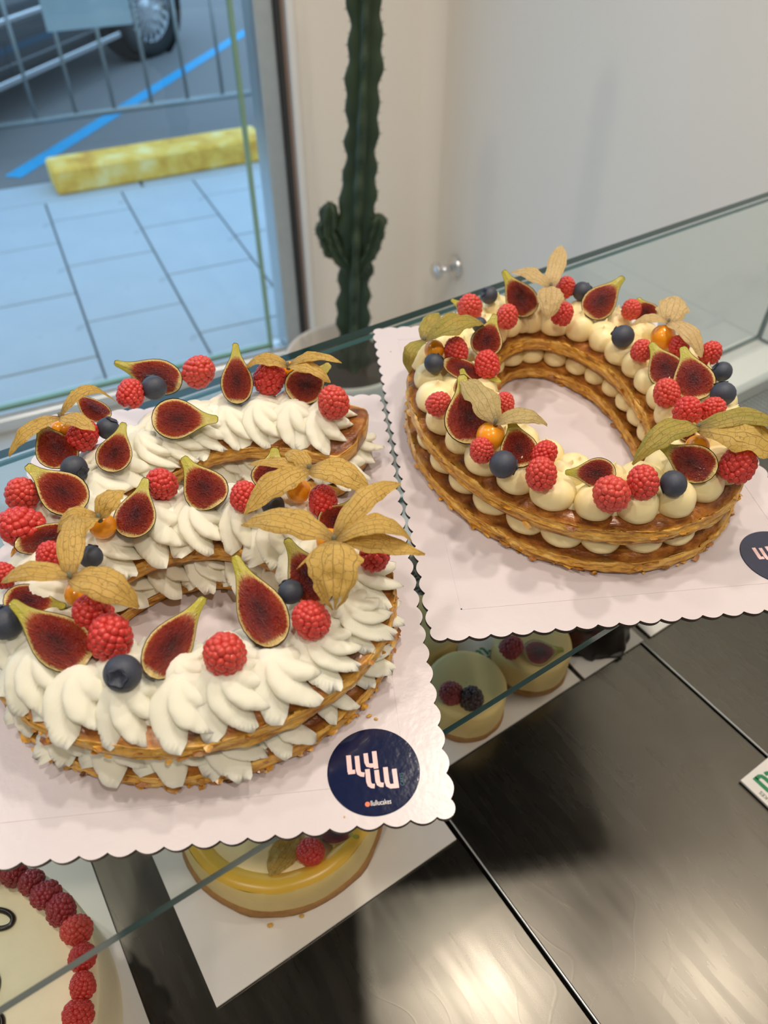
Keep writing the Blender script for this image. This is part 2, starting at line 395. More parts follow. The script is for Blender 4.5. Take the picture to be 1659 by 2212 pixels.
win = struct(empty('window_1', (0, 0, 0)))
MB().box(W0, .60, L1 + .020, L1 + .032, .05, 2.55, M=MS).obj('pane', M['pane'], win, False)
MB().box(.612, .66, L1 + .020, L1 + .032, .05, 2.55, M=MS).obj('pane', M['pane'], win, False)
MB().box(.600, .612, L1 + .016, L1 + .036, .05, 2.55, M=MS).obj('glass_joint', M['greenedge'], win, False)
MB().box(W0, .60, L1 + .016, L1 + .036, .05, .066, M=MS).obj('glass_joint', M['greenedge'], win, False)
MB().box(.655, .708, L1 - .02, L1 + .09, 0, 2.55, M=MS, bev=.003).obj('frame_post', M['alu'], win, False)
MB().box(.708, .722, L1 - .035, L1 + .02, 0, 2.55, M=MS).obj('gasket', M['gasket'], win, False)
MB().box(.722, .732, L1 - .035, L1 + .02, 0, 2.55, M=MS).obj('gasket_cover', simple('brown_seal', (.25, .17, .13), .6), win, False)
MB().box(.732, .752, L1 - .055, L1 + .02, 0, 2.55, M=MS, bev=.003).obj('trim', M['white'], win, False)
MB().box(W0, .655, L1 - .03, L1 + .07, 0, .05, M=MS, bev=.004).obj('sill_track', M['alu_lt'], win, False)
MB().box(W0, .655, L1 - .012, L1 - .002, .05, .062, M=MS).obj('sill_rail', M['alu'], win, False)

# ceiling downlights (the shop's lamps and one added for the tray highlight)
for i, (x, y, p, where) in enumerate(LAMPS):
    rt = empty('ceiling_downlight', (x, y, CEIL), 'recessed round ceiling downlight ' + where, 'lamp', 'ceiling downlights')
    MB().lathe([(.055, -.004), (.075, -.006), (.078, 0), (.055, .0)], 28, cap=False).obj('ring', M['white'], rt)
    MB().lathe([(.0005, -.003), (.055, -.003)], 28, cap=False).obj('diffuser', M['lamp'], rt)
    ld = bpy.data.lights.new('downlight', 'SPOT'); ld.energy = p; ld.color = (1.0, .88, .74); ld.shadow_soft_size = .045
    ld.spot_size = R(140); ld.spot_blend = .6
    lo = bpy.data.objects.new('lamp_light', ld); COL.objects.link(lo); lo.parent = rt; lo.location = (0, 0, -.06)

# ---------------------------------------------------------------- street
pv = struct(empty('pavement', (0, 0, 0)))
MB().box(-3.2, 2.4, L1 + .05, 4.40, -.12, -.012, M=MS).obj('bedding', M['joint'], pv, False)
SA, SB = .372, .518
slab_me = None
for k in range(-8, 6):
    w0 = .043 + SA * k; off = 2.792 if k % 2 == 0 else 2.792 + SB / 2
    for j in range(-2, 4):
        l0 = max(off + SB * j, L1 + .07); l1 = min(off + SB * (j + 1), 4.08)
        if l1 - l0 < .05: continue
        full = abs(l1 - l0 - SB) < 1e-6
        if full:
            if slab_me is None: slab_me = MB().box(-SA / 2 + .004, SA / 2 - .004, -SB / 2 + .004, SB / 2 - .004, -.04, 0, bev=.003).mesh('slab', M['slab'], False)
            me = slab_me
        else: me = MB().box(-SA / 2 + .004, SA / 2 - .004, -(l1 - l0) / 2 + .004, (l1 - l0) / 2 - .004, -.04, 0, bev=.003).mesh('slab', M['slab'], False)
        o = link('paving_slab', me, pv); o.location = spos(w0 + SA / 2, (l0 + l1) / 2, rng.uniform(-.001, .001)); o.rotation_euler = (0, 0, R(25))
kme = MB().box(-.495, .495, -.135, .135, -.12, 0, bev=.008).mesh('kerb', M['slab'], False)
for k in range(-3, 3):
    o = link('kerb_stone', kme, pv); o.location = spos(.03 + k, 4.222, .0); o.rotation_euler = (0, 0, R(25))
rd = struct(empty('road', (0, 0, 0)))
MB().box(-9, 9, 4.36, 19, -.25, -.015, M=MS).obj('asphalt', M['asphalt'], rd, False)
a = un(50, 368, -.012); b = un(560, 50, -.012); d = (b - a).normalized(); s_ = Vector((-d.y, d.x, 0)) * .05
a2 = a - d * .1; b2 = b + d * 2.2
MB().add([a2 - s_, a2 + s_, b2 + s_, b2 - s_], [(3, 2, 1, 0)]).obj('parking_line', M['roadblue'], rd, False)
p0 = un(127, 425, 0); d2 = Vector((math.cos(R(27.5)), math.sin(R(27.5)), 0)); n2 = Vector((-d2.y, d2.x, 0))
mb = MB(); mb.box(0, 1.13, 0, .22, 0, .125, bev=.014)
o = mb.obj('parking_block', M['yellow'], None, False); o.location = p0; o.rotation_euler = (0, 0, R(27.5))
tag(o, 'worn yellow painted concrete parking block on the kerb outside', 'parking block')

# barrier
zr = .16
A_ = un(0, 272, zr); B_ = un(565, 197, zr); dirb = (B_ - A_).normalized()
bar = empty('street_barrier', A_ - UP * zr, 'galvanised street barrier with thin vertical bars beyond the yellow block', 'barrier')
O_ = A_ - UP * zr
def rel(t, z): return dirb * t + UP * z
MB().tube([rel(-.12, zr), rel(1.75, zr)], .017, 10).obj('bottom_rail', M['galv'], bar)
MB().tube([rel(-.12, 1.05), rel(1.75, 1.05)], .018, 10).obj('top_rail', M['galv'], bar)
for t in (-.12, 1.75):
    MB().tube([rel(t, .02), rel(t, 1.05)], .016, 10).obj('end_post', M['galv'], bar)
    nb = Vector((-dirb.y, dirb.x, 0))
    MB().tube([rel(t, .012) - nb * .15, rel(t, .03), rel(t, .012) + nb * .15], .012, 8).obj('foot', M['galv'], bar)
ts = []
for px in (80, 164, 248, 328, 405, 482):
    q = un(px, 272 - px * .1327, zr); ts.append((q - A_).dot(dirb))
stp = (ts[-1] - ts[0]) / 5; ts = [ts[0] + stp * i for i in range(-5, 11) if -.08 < ts[0] + stp * i < 1.7]
bme = MB().tube([(0, 0, zr), (0, 0, 1.05)], .0105, 8).mesh('bar', M['galv'])
for t in ts:
    o = link('bar', bme, bar); o.location = rel(t, 0)
pn = Vector((-dirb.y, dirb.x, 0))
pa = on_plane(103, 70, A_ - pn * .02, pn) ; pb_ = on_plane(288, 52, A_ - pn * .02, pn)
t0 = (pa - A_).dot(dirb); t1 = (pb_ - A_).dot(dirb); zb = pa.z
MB().box(t0, t1, -.004, .004, zb, zb + .42, M=basis(pn * -.012, dirb, pn, UP)).obj('sign_plate', M['galv_plate'], bar, False)

# parked car: X along its length (towards the far end), Y across away from the viewer, side face at Y = 0
def make_car():
    s0 = un(0, 180, .22); s1 = un(250, 70, .22); dx = (s1 - s0).normalized(); dy = Vector((-dx.y, dx.x, 0))
    wc = un(275, 112, 0); xw = (wc - s0).dot(dx)
    org = Vector((s0.x, s0.y, -.015)) + dx * (xw - 3.0)
    root = empty('parked_car', org, 'dark grey parked car with chrome side strips beyond the barrier', 'car')
    root.rotation_euler = (0, 0, math.atan2(dx.y, dx.x))
    Wd = 1.78
    # side profile stations: x, z bottom, z belt, z roof (roof==belt at bonnet)
    st = [(0, .45, .72, .74), (.06, .30, .80, .84), (.35, .24, .88, .98), (.75, .22, .92, 1.30), (1.15, .22, .93, 1.43), (1.8, .22, .93, 1.47),
          (2.2, .22, .93, 1.40), (2.5, .22, .93, 1.25), (2.8, .22, .90, .97), (3.2, .23, .84, .88), (3.5, .26, .74, .78), (3.68, .34, .62, .66), (3.74, .45, .58, .60)]
    vs = []; fs = []
    for (x, zb_, zm, zt) in st:
        e = .10 if x < .1 or x > 3.6 else 0
        cr = (zt - zm)
        half = [(0.06 + e, zb_), (0.0 + e, zb_ + .10), (.0 + e, .52 if zb_ < .4 else zb_ + .12), (.03 + e, zm), (.06 + e + cr * .38, zm + cr * .75), (.16 + e + cr * .45, zt), (Wd / 2, zt + .02)]
        for (y, z) in half: vs.append((x, y, z))
        for (y, z) in half[-2::-1]: vs.append((x, Wd - y, z))
    n = 13
    for i in range(len(st) - 1):
        for k in range(n):
            j = (k + 1) % n; fs.append((i * n + k, (i + 1) * n + k, (i + 1) * n + j, i * n + j))
    fs.append(tuple(range(n))); fs.append(tuple(reversed(range((len(st) - 1) * n, len(st) * n))))
    b = MB().add(vs, fs).obj('body', M['carpaint'], root); recalc(b.data)
    # side windows
    MB().add([(.80, .030, .97), (2.6, .030, .97), (2.25, .17, 1.30), (1.1, .17, 1.34)], [(0, 1, 2, 3)]).obj('side_window', M['carglass'], root, False)
    MB().box(.95, 2.62, -.016, .01, .20, .235, bev=.004).obj('sill_strip', M['chrome'], root, False)
    MB().box(.98, 2.60, -.020, .012, .50, .53, bev=.006).obj('chrome_strip', M['chrome'], root, False)
    MB().box(.98, 2.60, -.014, .012, .42, .495, bev=.006).obj('door_moulding', M['carpaint'], root, False)
    for x in (1.35, 2.25): MB().box(x, x + .006, -.002, .004, .25, .92).obj('door_gap', M['gasket'], root, False)
    for yy, sgn in ((.02, 1), (Wd - .02, -1)):
        for x in (.60, 3.0):
            w = empty('wheel', (x, yy, .325)); w.parent = root
            w.rotation_euler = (R(90), 0, R(-14) if x > 2 else 0)
            if sgn < 0: w.rotation_euler = (R(-90), 0, R(-14) if x > 2 else 0)
            MB().lathe([(.215, -.10), (.29, -.11), (.322, -.095), (.325, -.05), (.325, .05), (.322, .095), (.29, .11), (.23, .105), (.22, .09)], 48, cap=False).obj('tyre', M['rubber'], w)
            MB().lathe([(.222, .10), (.212, .075), (.205, .02), (.0005, .01)], 48, cap=False).obj('rim', M['alloy'], w)
            mb = MB()
            for k in range(20):
                aa = 2 * math.pi * k / 20; c, s = math.cos(aa), math.sin(aa)
                mb.box(.04, .212, -.009, .009, .04, .075, M=Matrix(((c, -s, 0, 0), (s, c, 0, 0), (0, 0, 1, 0), (0, 0, 0, 1))))
            mb.lathe([(.06, .03), (.055, .085), (.0005, .09)], 20, cap=False)
            mb.obj('spokes', M['alloy'], w, False)
            MB().lathe([(.36, -.12), (.36, .10)], 40, cap=False).obj('wheel_arch', M['rubber'], w)
    return root
make_car()

# ---------------------------------------------------------------- cactus in its pot
def make_cactus():
    pc = Vector((-.085, 1.517, 0))
    pot = empty('plant_pot', pc, 'tall round white plant pot behind the glass counter', 'pot')
    MB().lathe([(.105, 0), (.112, .01), (.14, .42), (.148, .49), (.150, .50), (.146, .505), (.138, .50), (.132, .45), (.0005, .45)], 48, cap=False).obj('body', M['pot'], pot)
    MB().lathe([(.134, .465), (.08, .470), (.0005, .474)], 40, cap=False, fn=lambda a, z: 1 + .02 * math.sin(5 * a)).obj('soil', M['soil'], pot)
    base = Vector((-.071, 1.517, .465))
    ct = empty('cactus', base, 'tall dark green columnar cactus with small side arms', 'cactus')
    spn = MB()
    def column(path, rad, ribs, name, mb_sp, seed, wave=.10, wl=.055):
        mb = MB(); vs = []; fs = []; n = ribs * 10; mi = []
        m = len(path)
        acc = 0
        for i, p in enumerate(path):
            if i: acc += (path[i] - path[i - 1]).length
            t = (path[min(i + 1, m - 1)] - path[max(i - 1, 0)]).normalized()
            x = Vector((1, 0, 0)); x = (x - t * x.dot(t)).normalized(); y = t.cross(x)
            for k in range(n):
                a = 2 * math.pi * k / n
                rib = abs(math.cos(ribs * (a + seed) / 2)) ** 1.5
                ph = math.floor(ribs * (a + seed + math.pi / ribs) / (2 * math.pi))
                wv = 1 + wave * math.sin(acc / wl * 2 * math.pi + ph * 2.1) * rib + .22 * nz(acc * 22, ph * 3.7, seed)
                r = rad(i / (m - 1)) * (.52 + .55 * rib) * wv
                vs.append(p + (x * math.cos(a) + y * math.sin(a)) * r)
                if rib > .985 and i % 2 == 0 and mb_sp is not None:
                    o = x * math.cos(a) + y * math.sin(a); q = p + o * r
                    for s in (-1, 0, 1):
                        e = (o + t * .6 * s + (y * math.cos(a) - x * math.sin(a)) * .4 * s).normalized()
                        w_ = t * .0005
                        mb_sp.add([q - w_, q + w_, q + e * .007], [(0, 1, 2)])
        for i in range(m - 1):
            for k in range(n):
                j = (k + 1) % n; fs.append((i * n + k, i * n + j, (i + 1) * n + j, (i + 1) * n + k))
        fs.append(tuple(range((m - 1) * n, m * n)))
        mb.add([v - base for v in vs], fs)
        return mb.obj(name, M['cactus'], ct)
    N = 120; path = []
    for i in range(N):
        s = i / (N - 1); z = .465 + s * 1.05
        path.append(Vector((-.071 + .036 * min(1, s / .7) + .004 * math.sin(z * 7), 1.517 + .004 * math.sin(z * 5), z)))
    column(path, lambda s: (.037 + .006 * math.exp(-((s - .33) / .08) ** 2) - .013 * s) * (1 if s < .97 else max(.05, math.sqrt(max(0, 1 - ((s - .97) / .03) ** 2)))), 5, 'trunk', spn, .3)
    def arm(pxs, r0, name):
        pts = [on_plane(u, v, Vector((0, 1.50, 0)), Vector((0, 1, 0))) for (u, v) in pxs]
        P = []
        for i in range(len(pts) - 1):
            for k in range(8): P.append(pts[i].lerp(pts[i + 1], k / 8))
        P.append(pts[-1])
        column(P, lambda s: r0 * (.6 + .4 * min(1, s * 3)) * math.sqrt(max(.02, 1 - max(0, (s - .86) / .14) ** 2)), 5, name, spn, .9, .10, .03)
    arm([(752, 580), (728, 545), (712, 500), (712, 436)], .019, 'arm')
    arm([(735, 555), (712, 540), (700, 505), (699, 478)], .016, 'arm')
    arm([(775, 585), (798, 545), (812, 500), (822, 462)], .018, 'arm')
    so = spn.mesh('spines', M['cactus_rib'], False)
    for v in so.vertices: v.co -= base
    o = link('spines', so, ct); o['kind'] = 'stuff'
make_cactus()

# chrome knob on the right wall
wp = spos(W1, 0, 0)
kp = on_plane(986, 576, wp, SW)
hook = empty('wall_knob', kp, 'small polished chrome knob fixed to the right wall', 'wall knob')
hm = basis(Vector((0, 0, 0)), SL, UP, -SW)
MB().lathe([(.036, 0), (.036, .008), (.030, .014), (.0005, .016)], 28, M=hm, cap=False).obj('wall_plate', M['chrome'], hook)
MB().lathe([(.011, .01), (.011, .065)], 16, M=hm).obj('stem', M['chrome'], hook)
MB().lathe([(.011, .06), (.026, .066), (.028, .076), (.023, .084), (.0005, .087)], 24, M=hm, cap=False).obj('knob', M['chrome'], hook)

# ================================================================ DISPLAY CASE
case = empty('display_case', cpos(.1, .25, 0), 'glass topped steel display case the cakes stand on', 'display case')
co_ = case.location.copy()
def cbox(name, u0, u1, v0, v1, z0, z1, mat, bev=0, parent=None):
    Mx = basis(-co_, CU, CV, UP)
    return MB().box(u0, u1, v0, v1, z0, z1, M=Mx, bev=bev).obj(name, mat, parent or case, False)
CL, CR = -1.1, 1.16
cbox('cabinet', CL, CR, -.09, .60, 0, ZD - .012, M['white'], .004)
cbox('deck_base', CL + .01, CR - .01, -.088, .42, ZD - .0125, ZD - .0115, M['grille'])
gt = cbox('glass_top', CL, CR, .170, .588, ZG - .008, ZG, [M['caseglass'], M['greenedge']])
me_edge = NT('teal_glass_edge'); me_edge.set(me_edge.mix(me_edge.noise(me_edge.coord('Object', (3, 3, 60)), 3), (.010, .055, .058), (.05, .13, .14)), .15)
M['tealedge'] = me_edge.m
gt.data.materials[1] = M['tealedge']
for p in gt.data.polygons: p.material_index = 0 if abs(p.normal.z) > .5 else 1
fg = cbox('front_glass', CL, CR, .580, .588, ZD + .022, ZG - .010, [M['caseglass'], M['tealedge']])
for p in fg.data.polygons: p.material_index = 0 if abs(p.normal.dot(CV)) > .5 else 1
sg = cbox('side_glass', CR - .008, CR, .16, .578, ZD + .022, ZG - .010, [M['caseglass'], M['tealedge']])
for p in sg.data.polygons: p.material_index = 0 if abs(p.normal.dot(CU)) > .5 else 1
sg = cbox('side_glass', CL, CL + .008, .16, .578, ZD + .022, ZG - .010, [M['caseglass'], M['tealedge']])
for p in sg.data.polygons: p.material_index = 0 if abs(p.normal.dot(CU)) > .5 else 1
cbox('front_ledge', CL, CR, .505, .598, ZD - .012, ZD + .020, M['white'], .004)
cbox('ledge_profile', CL, CR, .492, .505, ZD - .012, ZD + .026, M['alu_lt'], .003)
gr = cbox('air_grille', CL, CR, .425, .491, ZD - .012, ZD - .004, M['grille'])
mb = MB(); Mx = basis(-co_, CU, CV, UP)
u = CL
for k in range(12): mb.box(CL, CR, .427 + k * .0055, .4285 + k * .0055, ZD - .004, ZD - .001, M=Mx)
while u < CR:
    mb.box(u, u + .002, .425, .491, ZD - .003, ZD, M=Mx); u += .009
mb.obj('grille_mesh', M['alu'], gr, False)
# steel trays
for i, u0 in enumerate((-.395, -.090, .215, .520, .825)):
    lab = ['steel deck tray under the raspberry cake at far left', 'steel deck tray under the large cheesecake', 'wide steel deck tray in front of the mini cheesecakes',
           'steel deck tray right of the chocolate cake', 'steel deck tray at the far right end'][i]
    t = empty('steel_tray', cpos(u0, .05, ZD - .012), lab, 'tray', 'steel trays in the case'); t.rotation_euler = (0, 0, R(33.5))
    MB().box(.0012, .3038, -.135, .372, .001, .0115, bev=.0018).obj('plate', M['steel'], t, False)
    MB().box(.0008, .0022, -.135, .372, .0105, .0123, bev=.0004).obj('rim', M['alu_lt'], t, False)
cbox('rear_lip', CL, CR, -.092, -.086, ZD - .012, ZD + .004, M['alu_lt'])

# ================================================================ BOARDS AND STICKERS
def board_outline():
    Wc, Hc, nw, nh, sag = .300, .400, 20, 26, .0030
    pts = []
    def side(a, b, n, out):
        for i in range(n):
            for k in range(8):
                s = k / 8.0; t = (i + s) / n
                p = (a[0] + (b[0] - a[0]) * t, a[1] + (b[1] - a[1]) * t); h = sag * (1 - (2 * s - 1) ** 2)
                pts.append((p[0] + out[0] * h, p[1] + out[1] * h))
    c = .009
    def corner(cx, cy, a0):
        for k in range(0, 12):
            s = k / 12.0; a = R(a0 + 90 * s); rr = c + .0035 * (1 - (2 * s - 1) ** 2)
            pts.append((cx + rr * math.cos(a), cy + rr * math.sin(a)))
    i = .003
    side((i + c, i), (Wc - i - c, i), nw - 1, (0, -1)); corner(Wc - i - c, i + c, -90)
    side((Wc - i, i + c), (Wc - i, Hc - i - c), nh - 1, (1, 0)); corner(Wc - i - c, Hc - i - c, 0)
    side((Wc - i - c, Hc - i), (i + c, Hc - i), nw - 1, (0, 1)); corner(i + c, Hc - i - c, 90)
    side((i, Hc - i - c), (i, i + c), nh - 1, (-1, 0)); corner(i + c, i + c, 180)
    return pts
OUT = board_outline()
def make_board(O, label):
    b = empty('cake_board', Vector((O.x, O.y, ZG)), label, 'cake board', 'scalloped cake boards'); b.rotation_euler = (0, 0, R(6.2))
    n = len(OUT); vs = [(x, y, 0.0002) for x, y in OUT] + [(x, y, .003) for x, y in OUT]
    fs = [(i, (i + 1) % n, n + (i + 1) % n, n + i) for i in range(n)]
    mb = MB().add(vs, fs, 1).add([(x, y, .003) for x, y in OUT], [tuple(range(n))], 0).add([(x, y, .0002) for x, y in OUT], [tuple(reversed(range(n)))], 1)
    mb.obj('panel', [M['board'], M['board_edge']], b, False)
    e = MB(); i0, w = .025, .0009
    for (x0, x1, y0, y1) in ((i0, .3 - i0, i0, i0 + w), (i0, .3 - i0, .4 - i0 - w, .4 - i0), (i0, i0 + w, i0, .4 - i0), (.3 - i0 - w, .3 - i0, i0, .4 - i0)):
        e.box(x0, x1, y0, y1, .0029, .00322)
    e.obj('embossed_line', M['board'], b, False)
    return b
boardB = make_board(OB, 'pale pink scalloped cake board under the whipped cream cake, left')
boardA = make_board(OA, 'pale pink scalloped cake board under the custard cream ring cake, right')

def text_mesh(txt, size, ext=.00005):
    cu = bpy.data.curves.new('txt', 'FONT'); cu.body = txt; cu.size = size; cu.align_x = 'LEFT'; cu.extrude = ext; cu.resolution_u = 4
    o = bpy.data.objects.new('txt', cu); COL.objects.link(o)
    dg = bpy.context.evaluated_depsgraph_get(); dg.update()
    me = bpy.data.meshes.new_from_object(o.evaluated_get(dg)); bpy.data.objects.remove(o); return me
# logo strokes, measured on the sticker (detail units of 1/4.88 pixel)
SK = [([(355, 452), (371, 630)], 52), ([(350, 632), (426, 624)], 46),
      ([(443, 458), (458, 610), (468, 640), (490, 652), (524, 656)], 50),
      ([(535, 430), (546, 525), (560, 555), (590, 560), (640, 556)], 48), ([(625, 408), (646, 592)], 50),
      ([(554, 597), (568, 730), (580, 762), (600, 774), (632, 776)], 50),
      ([(650, 606), (664, 725), (676, 752), (695, 762), (726, 764)], 50),
      ([(743, 576), (760, 725), (774, 765), (800, 778), (850, 772)], 50), ([(836, 594), (864, 796)], 50)]
def sk2(cx, cy, O, C):
    p = un(680 + cx / 4.88, 1540 + cy / 4.88, BT) - O; return (p.dot(EX) - C[0], p.dot(EY) - C[1])
CB = un(807, 1665, BT) - OB; CBl = (CB.dot(EX), CB.dot(EY))
def stroke(mb, pts, w, z):
    pts = [Vector((p[0], p[1], 0)) for p in pts]; n = len(pts); vs = []
    for i, p in enumerate(pts):
        t = (pts[min(i + 1, n - 1)] - pts[max(i - 1, 0)]).normalized(); nn = Vector((-t.y, t.x, 0)) * w / 2
        vs += [p + nn + UP * z, p - nn + UP * z]
    mb.add(vs, [(2 * i, 2 * i + 1, 2 * i + 3, 2 * i + 2) for i in range(n - 1)])
KU = .052 / (907 - 708) / 4.88        # metres per detail unit
def logo(z):
    mb = MB()
    for i, (pts, w) in enumerate(SK): stroke(mb, [sk2(x, y, OB, CBl) for x, y in pts], w * KU * 1.0, z + i * 2e-6)
    return mb
def make_sticker(O, cx, cy, label):
    s = empty('round_sticker', Vector((O.x, O.y, 0)) + EX * cx + EY * cy + UP * BT, label, 'sticker', 'navy logo stickers'); s.rotation_euler = (0, 0, R(6.2))
    MB().lathe([(.0262, .0001), (.0262, .0003), (.0258, .0004)], 72).obj('disc', M['navy'], s, False)
    logo(.00050).obj('logo', M['pinkink'], s, False)
    p = sk2(556, 967, OB, CBl)
    MB().lathe([(.0014, 0), (.0014, .0001)], 20, M=Matrix.Translation((p[0], p[1], .0004))).obj('camera_dot', M['orangeink'], s, False)
    p0 = sk2(590, 985, OB, CBl); p1 = sk2(808, 960, OB, CBl); me = text_mesh('llullucakes', .0042); me.materials.append(M['whiteink'])
    wd = max(v.co.x for v in me.vertices); L = math.hypot(p1[0] - p0[0], p1[1] - p0[1]); 
    t = link('handle_text', me, s); t.location = (p0[0], p0[1], .0005); t.rotation_euler = (0, 0, math.atan2(p1[1] - p0[1], p1[0] - p0[0])); t.scale = (L / wd, 1, 1)
    me = text_mesh('CAKES', .0032); me.materials.append(M['tealink']); p0 = sk2(945, 770, OB, CBl)
    t = link('small_text', me, s); t.location = (p0[0], p0[1], .0005); t.rotation_euler = (0, 0, R(88)); t.scale = (.8, 1, 1)
make_sticker(OB, CBl[0], CBl[1], 'round navy logo sticker on the corner of the left cake board')
qa = un(1604, 1208, BT) - OA
make_sticker(OA, qa.dot(EX) + .0262, qa.dot(EY) - .001, 'round navy logo sticker at the right edge of the picture')

# ================================================================ THE TWO NUMBER CAKES
def catmull(pts, n, closed=False):
    P = [Vector((p[0], p[1], 0)) for p in pts]; m = len(P); out = []
    segs = m if closed else m - 1
    for i in range(segs):
        if closed: a, b, c, d = P[(i - 1) % m], P[i], P[(i + 1) % m], P[(i + 2) % m]
        else: a, b, c, d = P[max(i - 1, 0)], P[i], P[i + 1], P[min(i + 2, m - 1)]
        for k in range(12):
            t = k / 12.0
            out.append(.5 * ((2 * b) + (c - a) * t + (2 * a - 5 * b + 4 * c - d) * t * t + (3 * b - a - 3 * c + d) * t ** 3))
    if not closed: out.append(P[-1])
    # arc length resample
    L = [0]
    Q = out + ([out[0]] if closed else [])
    for i in range(1, len(Q)): L.append(L[-1] + (Q[i] - Q[i - 1]).length)
    res = []; j = 0; cnt = n if closed else n - 1
    for i in range(n):
        s = L[-1] * i / cnt
        while j < len(L) - 2 and L[j + 1] < s: j += 1
        res.append(Q[j].lerp(Q[j + 1], (s - L[j]) / max(1e-9, L[j + 1] - L[j])))
    return res, L[-1]
def normals(C, closed):
    n = len(C); out = []
    for i in range(n):
        a = C[(i - 1) % n] if closed else C[max(i - 1, 0)]; b = C[(i + 1) % n] if closed else C[min(i + 1, n - 1)]
        t = (b - a).normalized(); out.append(Vector((t.y, -t.x, 0)))
    return out
# cm in board coordinates
RING6, LR6 = catmull([(15.6 + 9.25 * math.cos(R(a)), 13.5 + 6.75 * math.sin(R(a))) for a in range(0, 360, 15)], 260, True)
TAIL6, LT6 = catmull([(27.2, 28.7), (24.6, 29.9), (21.2, 30.8), (17.5, 30.9), (14.0, 29.8), (10.8, 27.6), (8.4, 24.6), (6.9, 21.0), (6.5, 17.5), (6.8, 14.5)], 190)
def ell0(a, sx, sy):
    y = 19.7 + sy * math.sin(a); x = 14.35 + sx * math.cos(a) + (19.7 - y) * .07; return Vector((x, y, 0))
def sweep_pastry(mb, C, N, HW, closed, z0, th, seed, O):
    n = len(C); prof = []
    for i in range(11): prof.append((-0.985 + 1.97 * i / 10, 1.0, 't'))
    K = 15
    for i in range(K): prof.append((1.0, .93 - .86 * i / (K - 1), 's'))
    for i in range(7): prof.append((.97 - 1.94 * i / 6, 0.0, 'b'))
    for i in range(K): prof.append((-1.0, .07 + .86 * i / (K - 1), 's'))
    m = len(prof); vs = []; cr = []
    acc = 0
    for i in range(n):
        if i: acc += (C[i] - C[i - 1]).length
        hw = HW(i); endk = 1.0
        if not closed: endk = 1 - max(0, 1 - i / 7.0) ** 3
        for j, (a, b, kind) in enumerate(prof):
            w = hw * (.35 + .65 * endk)
            base = C[i] + N[i] * (a * w)
            x, y = base.x, base.y
            t = th * (1 + .16 * nz(x * .22, y * .22, seed))
            if kind == 't':
                z = z0 + t * (1 + .10 * nz(x * .7, y * .7, seed + 5)) - t * .30 * abs(a) ** 6; off = 0; c = 1.0 - .55 * abs(a) ** 10
            elif kind == 'b':
                z = z0 + .0003 + .04 * t * (nz(x, y, seed) + 1) * 0; off = 0; c = .9
            else:
                z = z0 + t * (b * .82 + .02) * (1 + .06 * nz(x * 1.2, y * 1.2, seed + 2))
                bb = b * 4.6 + .55 * nz(x * .35, y * .35, seed + 9); li = math.floor(bb); lay = .9 * nz(x * .55, y * .55, li * 7.3 + seed) + .55 * nz(x * 1.7, y * 1.7, li * 3.1 + seed) - .35 * (1 - (2 * (bb - li) - 1) ** 2 < .35)
                off = .20 * lay + .10 * nz(x * .8, y * .8, b * 5 + seed) + .10 * math.sin(b * math.pi) - .02
                c = .12 + .75 * max(0, 1 - b * 4.5)
            q = base + N[i] * (math.copysign(1, a) * off * (1 if kind == 's' else 0))
            p = bl(O, q.x, q.y, 0) - Vector((O.x, O.y, 0)); vs.append((p.x, p.y, z)); cr.append(c)
    fs = []
    for i in range(n if closed else n - 1):
        i2 = (i + 1) % n
        for j in range(m):
            j2 = (j + 1) % m; fs.append((i * m + j, i * m + j2, i2 * m + j2, i2 * m + j))
    if not closed: fs.append(tuple(range(m))); fs.append(tuple(range((n - 1) * m, n * m)))
    mb.add(vs, fs, 0, crust=cr)

# cream shapes (unit size, outward = +X)
def rosette_mesh(name, seed, mat, n_l=7, swirl=.9):
    rr = random.Random(seed); NT_, NH = n_l * 10, 24; vs = []; ph = rr.uniform(0, 6.28)
    lam = [rr.uniform(.85, 1.2) for _ in range(n_l)]
    for i in range(NH):
        t = i / (NH - 1); zt = t ** .9
        prof = (1 - t ** 2.1) ** .62 * (1 + .10 * math.sin(t * 3.1))
        if i == 0: prof = .97
        for k in range(NT_):
            a = 2 * math.pi * k / NT_; aa = a + swirl * t ** .8
            tri = abs(math.asin(math.sin(n_l * (aa + ph) / 2 + math.pi / 2)) / (math.pi / 2)); rc_ = abs(math.cos(n_l * (aa + ph) / 2)) ** .8; kt = max(0, 1 - 2.2 * t); lob = tri * kt + rc_ * (1 - kt)
            li = int(((aa + ph + math.pi / n_l) % (2 * math.pi)) / (2 * math.pi) * n_l) % n_l
            amp = .44 * (1 - t) ** .30
            r = prof * (1 - amp + amp * lob * lam[li])
            r *= 1 + .25 * max(0, 1 - t * 3.0) * (lob ** 3) * lam[li]
            r *= 1 + .16 * max(0, math.cos(a)) * (1 - t)
            r *= 1 + .05 * nz(3 * math.cos(a), 3 * math.sin(a), t * 6 + seed)
            x = r * math.cos(a) - .30 * t; y = r * math.sin(a)
            z = zt - .10 * max(0, r - .9) * (1 - t) * 2
            if i == 0: z = -.05
            vs.append((x, y, z))
    fs = [(i * NT_ + k, i * NT_ + (k + 1) % NT_, (i + 1) * NT_ + (k + 1) % NT_, (i + 1) * NT_ + k) for i in range(NH - 1) for k in range(NT_)]
    fs.append(tuple(range((NH - 1) * NT_, NH * NT_)))
    return MB().add(vs, fs).mesh(name, mat)
